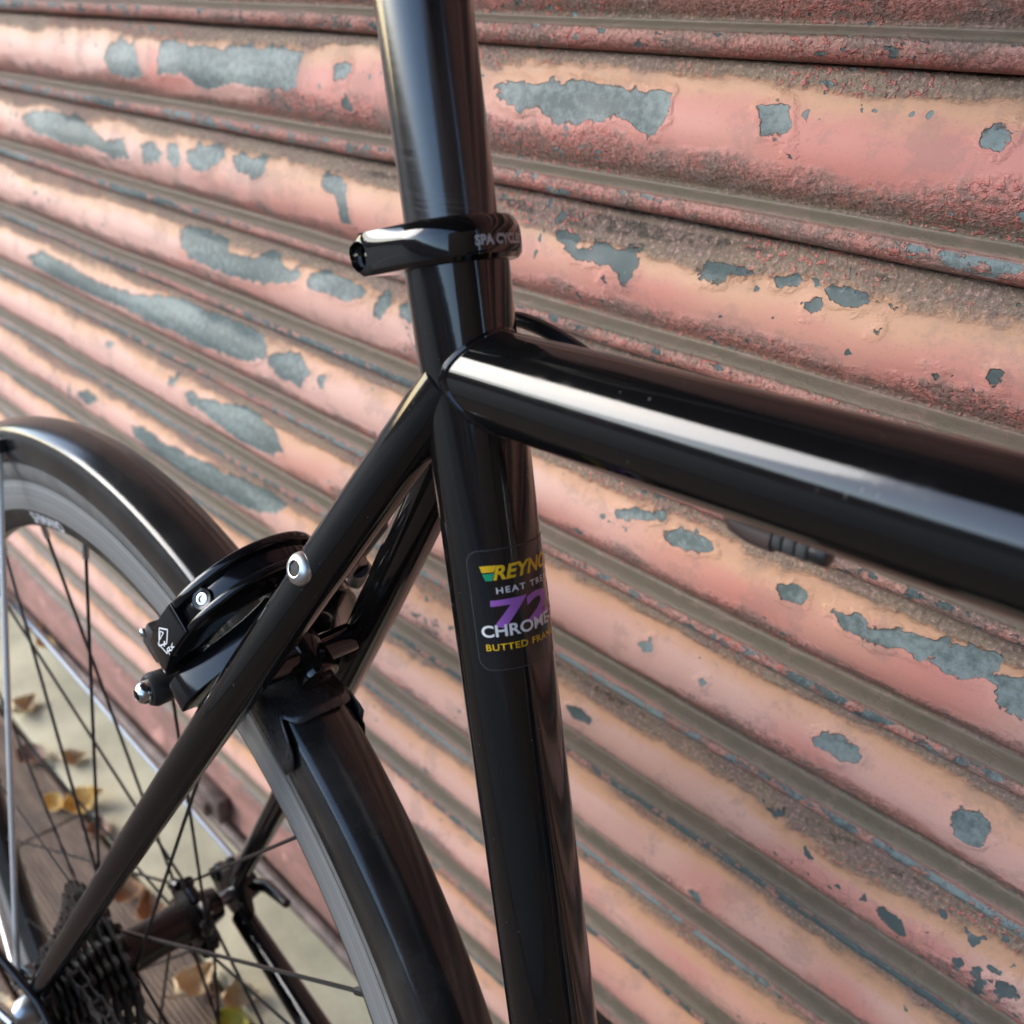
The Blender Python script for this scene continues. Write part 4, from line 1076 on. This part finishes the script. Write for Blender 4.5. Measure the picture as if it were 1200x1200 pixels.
for s in (-1, 1):
    e = AX + Vector((-.020 if s < 0 else -.006, s * .072, .004 if s < 0 else .020))
    for a, j in (((107, 0), (170, 0)) if s < 0 else ((153, 0),)):
        q = AX + Vector((.335 * math.cos(R_(a)), s * .0180, .335 * math.sin(R_(a))))
        bp('stay_rod', MB().tube([e, e.lerp(q, .5), q], .0019 if s < 0 else .0024, 10), 'rod', fen)
        bp('stay_end_cap', MB().box(q, (.007, .003, .004), Vector((-math.sin(R_(a)), 0, math.cos(R_(a)))), YV, Vector((math.cos(R_(a)), 0, math.sin(R_(a))))), 'plastic_black', fen, bevel=.0012)
    bp('eyelet_bolt', MB().lathe([(.001, -.002), (.0048, -.002), (.0048, .003), (.0022, .0032), (.0022, .0005), (.0001, .0005)], e, YV * s, 20), 'steel', fen)
    bp('washer', MB().lathe([(.0025, -.006), (.0058, -.006), (.0058, -.0025), (.0025, -.0025)], e, YV * s, 20, True), 'plastic_black', fen)

# --- brake caliper
brake = empty('brake_caliper'); brake.parent = bike; brake.location = BC - BASE
def bl(n_, d_, y_): return BC + NN * n_ + DD * d_ + YV * y_
def bk(name, mb, mat='brake', **k): return bp(name, mb, mat, k.pop('par', brake), shift=BC, **k)
def ribbon(path, widths):
    """outline of a curved arm from a centre line in (d, y)"""
    L_, R2 = [], []
    n_ = len(path)
    for i, (d_, y_) in enumerate(path):
        a = path[max(0, i - 1)]; b_ = path[min(n_ - 1, i + 1)]; t = Vector((b_[0] - a[0], b_[1] - a[1])).normalized(); w = widths[i] / 2
        L_.append((d_ - t.y * w, y_ + t.x * w)); R2.append((d_ + t.y * w, y_ - t.x * w))
    return L_ + R2[::-1]
def spline(ps, k_=6):
    out = []
    ps = [ps[0]] + list(ps) + [ps[-1]]
    for i in range(1, len(ps) - 2):
        p0, p1, p2, p3 = [np.array(p_, float) for p_ in ps[i - 1:i + 3]]
        for j in range(k_):
            t = j / k_; out.append(tuple(.5 * ((2 * p1) + (-p0 + p2) * t + (2 * p0 - 5 * p1 + 4 * p2 - p3) * t * t + (-p0 + 3 * p1 - 3 * p2 + p3) * t ** 3)))
    out.append(tuple(ps[-2])); return out
def arm(pts, n0, n1, **k):
    sp = spline(pts); path = [(a, b_) for a, b_, w in sp]; ws = [w for a, b_, w in sp]
    return MB().extrude(ribbon(path, ws), lambda d_, y_, n_: bl(n_, d_, y_), n0, n1)
# outer arm: arches over the guard and comes down on the near side
ARM1 = [(-.008, .020, .016), (-.021, .006, .019), (-.020, -.012, .020), (-.008, -.027, .019), (.010, -.0345, .017), (.026, -.0355, .0145), (.032, -.0355, .011)]
def arm_cut(pts, f0, f1, dw, n0, n1):
    sp_ = spline(pts); i0, i1 = int(f0 * (len(sp_) - 1)), int(f1 * (len(sp_) - 1))
    q = sp_[i0:i1 + 1]
    return MB().extrude(ribbon([(d_, y_) for d_, y_, w in q], [w - dw for d_, y_, w in q]), lambda d_, y_, n_: bl(n_, d_, y_), n0, n1)
a1 = bk('arm', arm_cut(ARM1, 0, .78, .0060, .0290, .0375), bevel=.0012, seg=2)
bk('arm_flange', arm_cut(ARM1, 0, .74, .0005, .0368, .0412), bevel=.0016, seg=3, par=a1)
bk('arm_flange', arm_cut(ARM1, .12, .74, .0012, .0255, .0292), bevel=.0014, seg=3, par=a1)
bk('arm_end', arm_cut(ARM1, .60, 1.0, -.0006, .0262, .0408), bevel=.0030, seg=4, par=a1)
# inner arm: straight bar crossing below
a2 = bk('arm', arm([(-.010, -.004, .013), (.004, -.012, .012), (.018, -.024, .0115), (.032, -.0335, .0115), (.040, -.0345, .010)], .012, .0245), bevel=.0016, seg=3)
a3 = bk('arm', arm([(-.014, .004, .016), (-.008, .020, .016), (.006, .031, .014), (.024, .035, .013), (.040, .034, .011)], .014, .026), bevel=.003, seg=3)
bk('arm', arm([(-.012, .010, .014), (-.016, .026, .013), (-.008, .040, .012), (.004, .046, .010)], .028, .038), bevel=.003, seg=3)
bk('barrel_adjuster', MB().tube([bl(.033, -.006, .043), bl(.033, -.030, .047)], .0045, 16), 'brake_matt', bevel=.0005)
bk('cable_clamp', MB().lathe([(.001, 0), (.006, 0), (.006, .008), (.001, .009)], bl(.038, .004, .045), NN, 16), 'brake_matt')
bk('quick_release', MB().tube([bl(.030, .000, .046), bl(.034, .010, .054), bl(.034, .022, .056)], [.005, .0055, .004], 12), 'brake_matt')
bk('centre_bolt', MB().lathe([(.001, .008), (.0045, .008), (.0045, .046), (.0035, .047), (.001, .047)], BC, NN, 20), 'brake_matt')
# adjusting screw set in the back of the arm
def on_arm(pts, f, n_, lift=0.0):
    sp_ = spline(pts); x = f * (len(sp_) - 1); i = min(int(x), len(sp_) - 2); u = x - i
    p0, p1 = np.array(sp_[i]), np.array(sp_[i + 1]); q = p0 + (p1 - p0) * u; t = (p1 - p0)[:2]; t = t / np.linalg.norm(t)
    no = np.array([t[1], -t[0]]); d_, y_ = q[:2] + no * (q[2] / 2 + lift)
    return bl(n_, d_, y_), DD * no[0] + YV * no[1], -(DD * t[0] + YV * t[1])
pv, pn, _ = on_arm(ARM1, .50, .0330, -.0031)
bk('screw_well', MB().lathe([(.0026, .0002), (.0046, .0002), (.0047, .0008), (.0042, .0011), (.0028, .0009)], pv, pn, 28, True), 'brake', par=a1)
bk('adjust_screw', MB().lathe([(.0027, .0003), (.0025, .0010), (.0015, .0011), (.0013, .0004), (.0001, .0004)], pv, pn, 24), 'steel_dull', par=a1)
# pads: holder, shoe, bolts
TG = Vector((-math.sin(R_(66.5)), 0, math.cos(R_(66.5)))); RD2 = Vector((math.cos(R_(66.5)), 0, math.sin(R_(66.5))))
for s in (-1, 1):
    pc = AX + RD2 * .3045 + YV * (s * .0168)
    sh = bk('pad_holder', MB().box(pc + YV * (s * .0035) + TG * .004, (.026, .0032, .0062), TG, YV, RD2), 'brake_matt', bevel=.0014)
    bk('brake_pad', MB().box(pc - YV * (s * .0022) + TG * .002, (.027, .0030, .0050), TG, YV, RD2), 'rubber', bevel=.001, par=sh)
    bk('holder_block', MB().box(pc + YV * (s * .0075) + TG * .024 + RD2 * .004, (.0075, .0055, .0070), TG, YV, RD2), 'brake_matt', bevel=.0018, par=sh)
    g_ = pc + YV * (s * .0125) + TG * .031 + RD2 * .004
    bolt_head(g_, (TG * .3 + YV * s).normalized(), .0022, .002, 'grub_screw', sh, 'steel' if s < 0 else 'brake_matt', shift=BC)
    st_ = pc + TG * .004
    bk('pad_stud', MB().lathe([(.001, .004), (.0068, .004), (.0072, .009), (.0065, .013), (.0075, .015), (.0078, .021), (.0066, .0235), (.001, .0235)], st_, YV * s, 24), 'brake_matt', par=sh)
    bolt_head(st_ + YV * (s * .0235), YV * s, .0052, .0052, 'pad_bolt', sh, 'steel' if s < 0 else 'brake_matt', shift=BC)
    lk = bl(.018, .043, s * .0335)
    bolt_head(lk, (YV * s * .8 + NN * .5).normalized(), .0040, .0038, 'link_bolt', brake, 'steel_dull' if s < 0 else 'brake_matt', shift=BC)
# emblem on the arm end: an outlined kite with letters under it
def em_fn(u, v):
    p_, n3, _ = on_arm(ARM1, .70 - u / .098, .0300 + v, .00055); return p_
def strip(p0, p1, w): 
    a = Vector(p0); b_ = Vector(p1); t = (b_ - a).normalized(); n_ = Vector((-t.y, t.x)) * w / 2
    return [a - n_, b_ - n_, b_ + n_, a + n_]
mb = MB()
kite = [(-.0044, .0040), (.0015, .0078), (.0048, .0038), (.0008, .0006)]
for i in range(4):
    q = strip(kite[i], kite[(i + 1) % 4], .00065); mb.add([em_fn(x, y_) for x, y_ in q], [(0, 1, 2, 3)])
kite2 = [(x * .45 + .0003, .0055 + (y_ - .0055) * .45) for x, y_ in kite]
for i in range(3):
    q = strip(kite2[i], kite2[(i + 1) % 3], .0005); mb.add([em_fn(x, y_) for x, y_ in q], [(0, 1, 2, 3)])
for p0, p1 in (((-.0040, .0052), (-.0018, -.0020)), ((-.0018, -.0020), (.0002, -.0008)), ((.0006, .0022), (-.0012, .0010))):
    mb.add([em_fn(x, y_) for x, y_ in strip(p0, p1, .00065)], [(0, 1, 2, 3)])
bk('emblem', mb, 'print_white', par=a1)
wl = wrap_text('lettering', 'Rx', -.0008, .0046, -.0034, .0026, 'print_white', a1, 0, .02, .1, 1.0, lambda s, h: em_fn(s, h), .01)
wl.data.transform(Matrix.Translation(BASE - BC))

# --- rear brake cable: from the top tube round the seat tube to the caliper
cp = [ttp(.30, .0188, -.002), ttp(.20, .0188, -.001), ttp(.09, .0188, .000), ttp(.050, .0190, .0000), Vector((.024, .0205, .0100)), Vector((.004, .0222, .0130)), Vector((-.010, .0230, .0110)), Vector((-.030, .025, -.004)), Vector((-.056, .030, -.045)), Vector((-.080, .038, -.085)), bl(.033, -.028, .047)]
sp = spline([tuple(q) for q in cp], 8)
bp('brake_cable', MB().tube([Vector(q) for q in sp], .0025, 14), 'cable')

# --- cranks, fork, front wheel, bars (the rest of the machine)
crk = empty('crankset'); crk.parent = bike; crk.location = BBK - BASE
def ck_(name, mb, mat, **k): return bp(name, mb, mat, crk, shift=BBK, **k)
out = []
for k_ in range(46 * 4):
    a = 2 * math.pi * k_ / (46 * 4); rr_ = .0935 + (.0035 if k_ % 4 in (1, 2) else 0); out.append((rr_ * math.cos(a), rr_ * math.sin(a)))
mb = MB(); n_ = len(out); vs = []
for yy in (-.0465, -.0435): vs += [Vector((BBK.x + u, yy, BBK.z + v)) for u, v in out]
for yy in (-.0465, -.0435): vs += [Vector((BBK.x + u * .8, yy, BBK.z + v * .8)) for u, v in out]
fs = []
for j in range(n_):
    j2 = (j + 1) % n_
    fs += [(j, j2, n_ + j2, n_ + j), (2 * n_ + j, 3 * n_ + j, 3 * n_ + j2, 2 * n_ + j2), (j, 2 * n_ + j, 2 * n_ + j2, j2), (n_ + j, n_ + j2, 3 * n_ + j2, 3 * n_ + j)]
ck_('chainring', mb.add(vs, fs), 'cog')
for k_ in range(5):
    a = R_(72 * k_ + 20); ck_('spider_arm', MB().tube([BBK + YV * -.045, BBK + Vector((.078 * math.cos(a), -.045, .078 * math.sin(a)))], [.008, .005], 10), 'hub')
for s, a in ((-1, R_(-40)), (1, R_(140))):
    e = BBK + Vector((.17 * math.cos(a), s * .062, .17 * math.sin(a)))
    ck_('crank_arm', MB().tube([BBK + YV * (s * .05), e], [.012, .009], 14), 'hub')
    ck_('pedal', MB().box(e + YV * (s * .045), (.045, .035, .008)), 'plastic_black', bevel=.004)
steer = empty('steering'); steer.parent = bike
steer.name = 'front_fork'
PIV = HT.copy(); steer.location = PIV - BASE
ax_w = HD; ang = R_(-24)
steer.rotation_mode = 'QUATERNION'
from mathutils import Quaternion
steer.rotation_quaternion = Quaternion(HD, ang)
def fk(name, mb, mat, **k): return bp(name, mb, mat, steer, shift=PIV, **k)
FX = Vector((.748, 0, AX.z))
cw = HT - HD * .150
fk('steerer', MB().tube([HT - HD * .145, HT + HD * .075], .0135, 24), 'frame')
fk('fork_crown', MB().tube([cw + YV * -.03, cw + YV * .03], .013, 20), 'frame')
for s in (-1, 1):
    fk('fork_blade', MB().tube([cw + YV * (s * .032), cw.lerp(FX, .4) + YV * (s * .040) + Vector((-.006, 0, 0)), cw.lerp(FX, .75) + YV * (s * .048) + Vector((-.010, 0, 0)), FX + YV * (s * .05)], [.013, .012, .009, .007], 20), 'frame')
sb = HT + HD * .068; se = sb + Vector((.085, 0, .012))
fk('stem', MB().tube([sb, se], [.016, .015], 24), 'post')
fk('handlebar', MB().tube([se + YV * -.19, se + YV * -.08, se + YV * .08, se + YV * .19], .0125, 20), 'post')
for s in (-1, 1):
    b0 = se + YV * (s * .185)
    dr = spline([tuple(q) for q in (b0, b0 + Vector((.03, s * .004, .002)), b0 + Vector((.075, s * .004, -.012)), b0 + Vector((.085, s * .004, -.055)), b0 + Vector((.05, s * .004, -.105)), b0 + Vector((0, s * .005, -.125)), b0 + Vector((-.05, s * .005, -.128)))], 5)
    fk('bar_drop', MB().tube([Vector(q) for q in dr], .0155, 16), 'tape')
fw_ = empty('front_wheel'); fw_.parent = bike; fw_.location = PIV - BASE + Quaternion(HD, ang) @ (FX - PIV)
fw_.rotation_mode = 'QUATERNION'; fw_.rotation_quaternion = Quaternion(HD, ang)
fkids = {}
for ch_ in list(wheel.children):
    if ch_.name.split('.')[0] in ('rim', 'tyre', 'hub', 'axle', 'spoke'):
        c_ = ch_.copy(); col.objects.link(c_); c_.parent = fw_; c_.matrix_parent_inverse.identity()
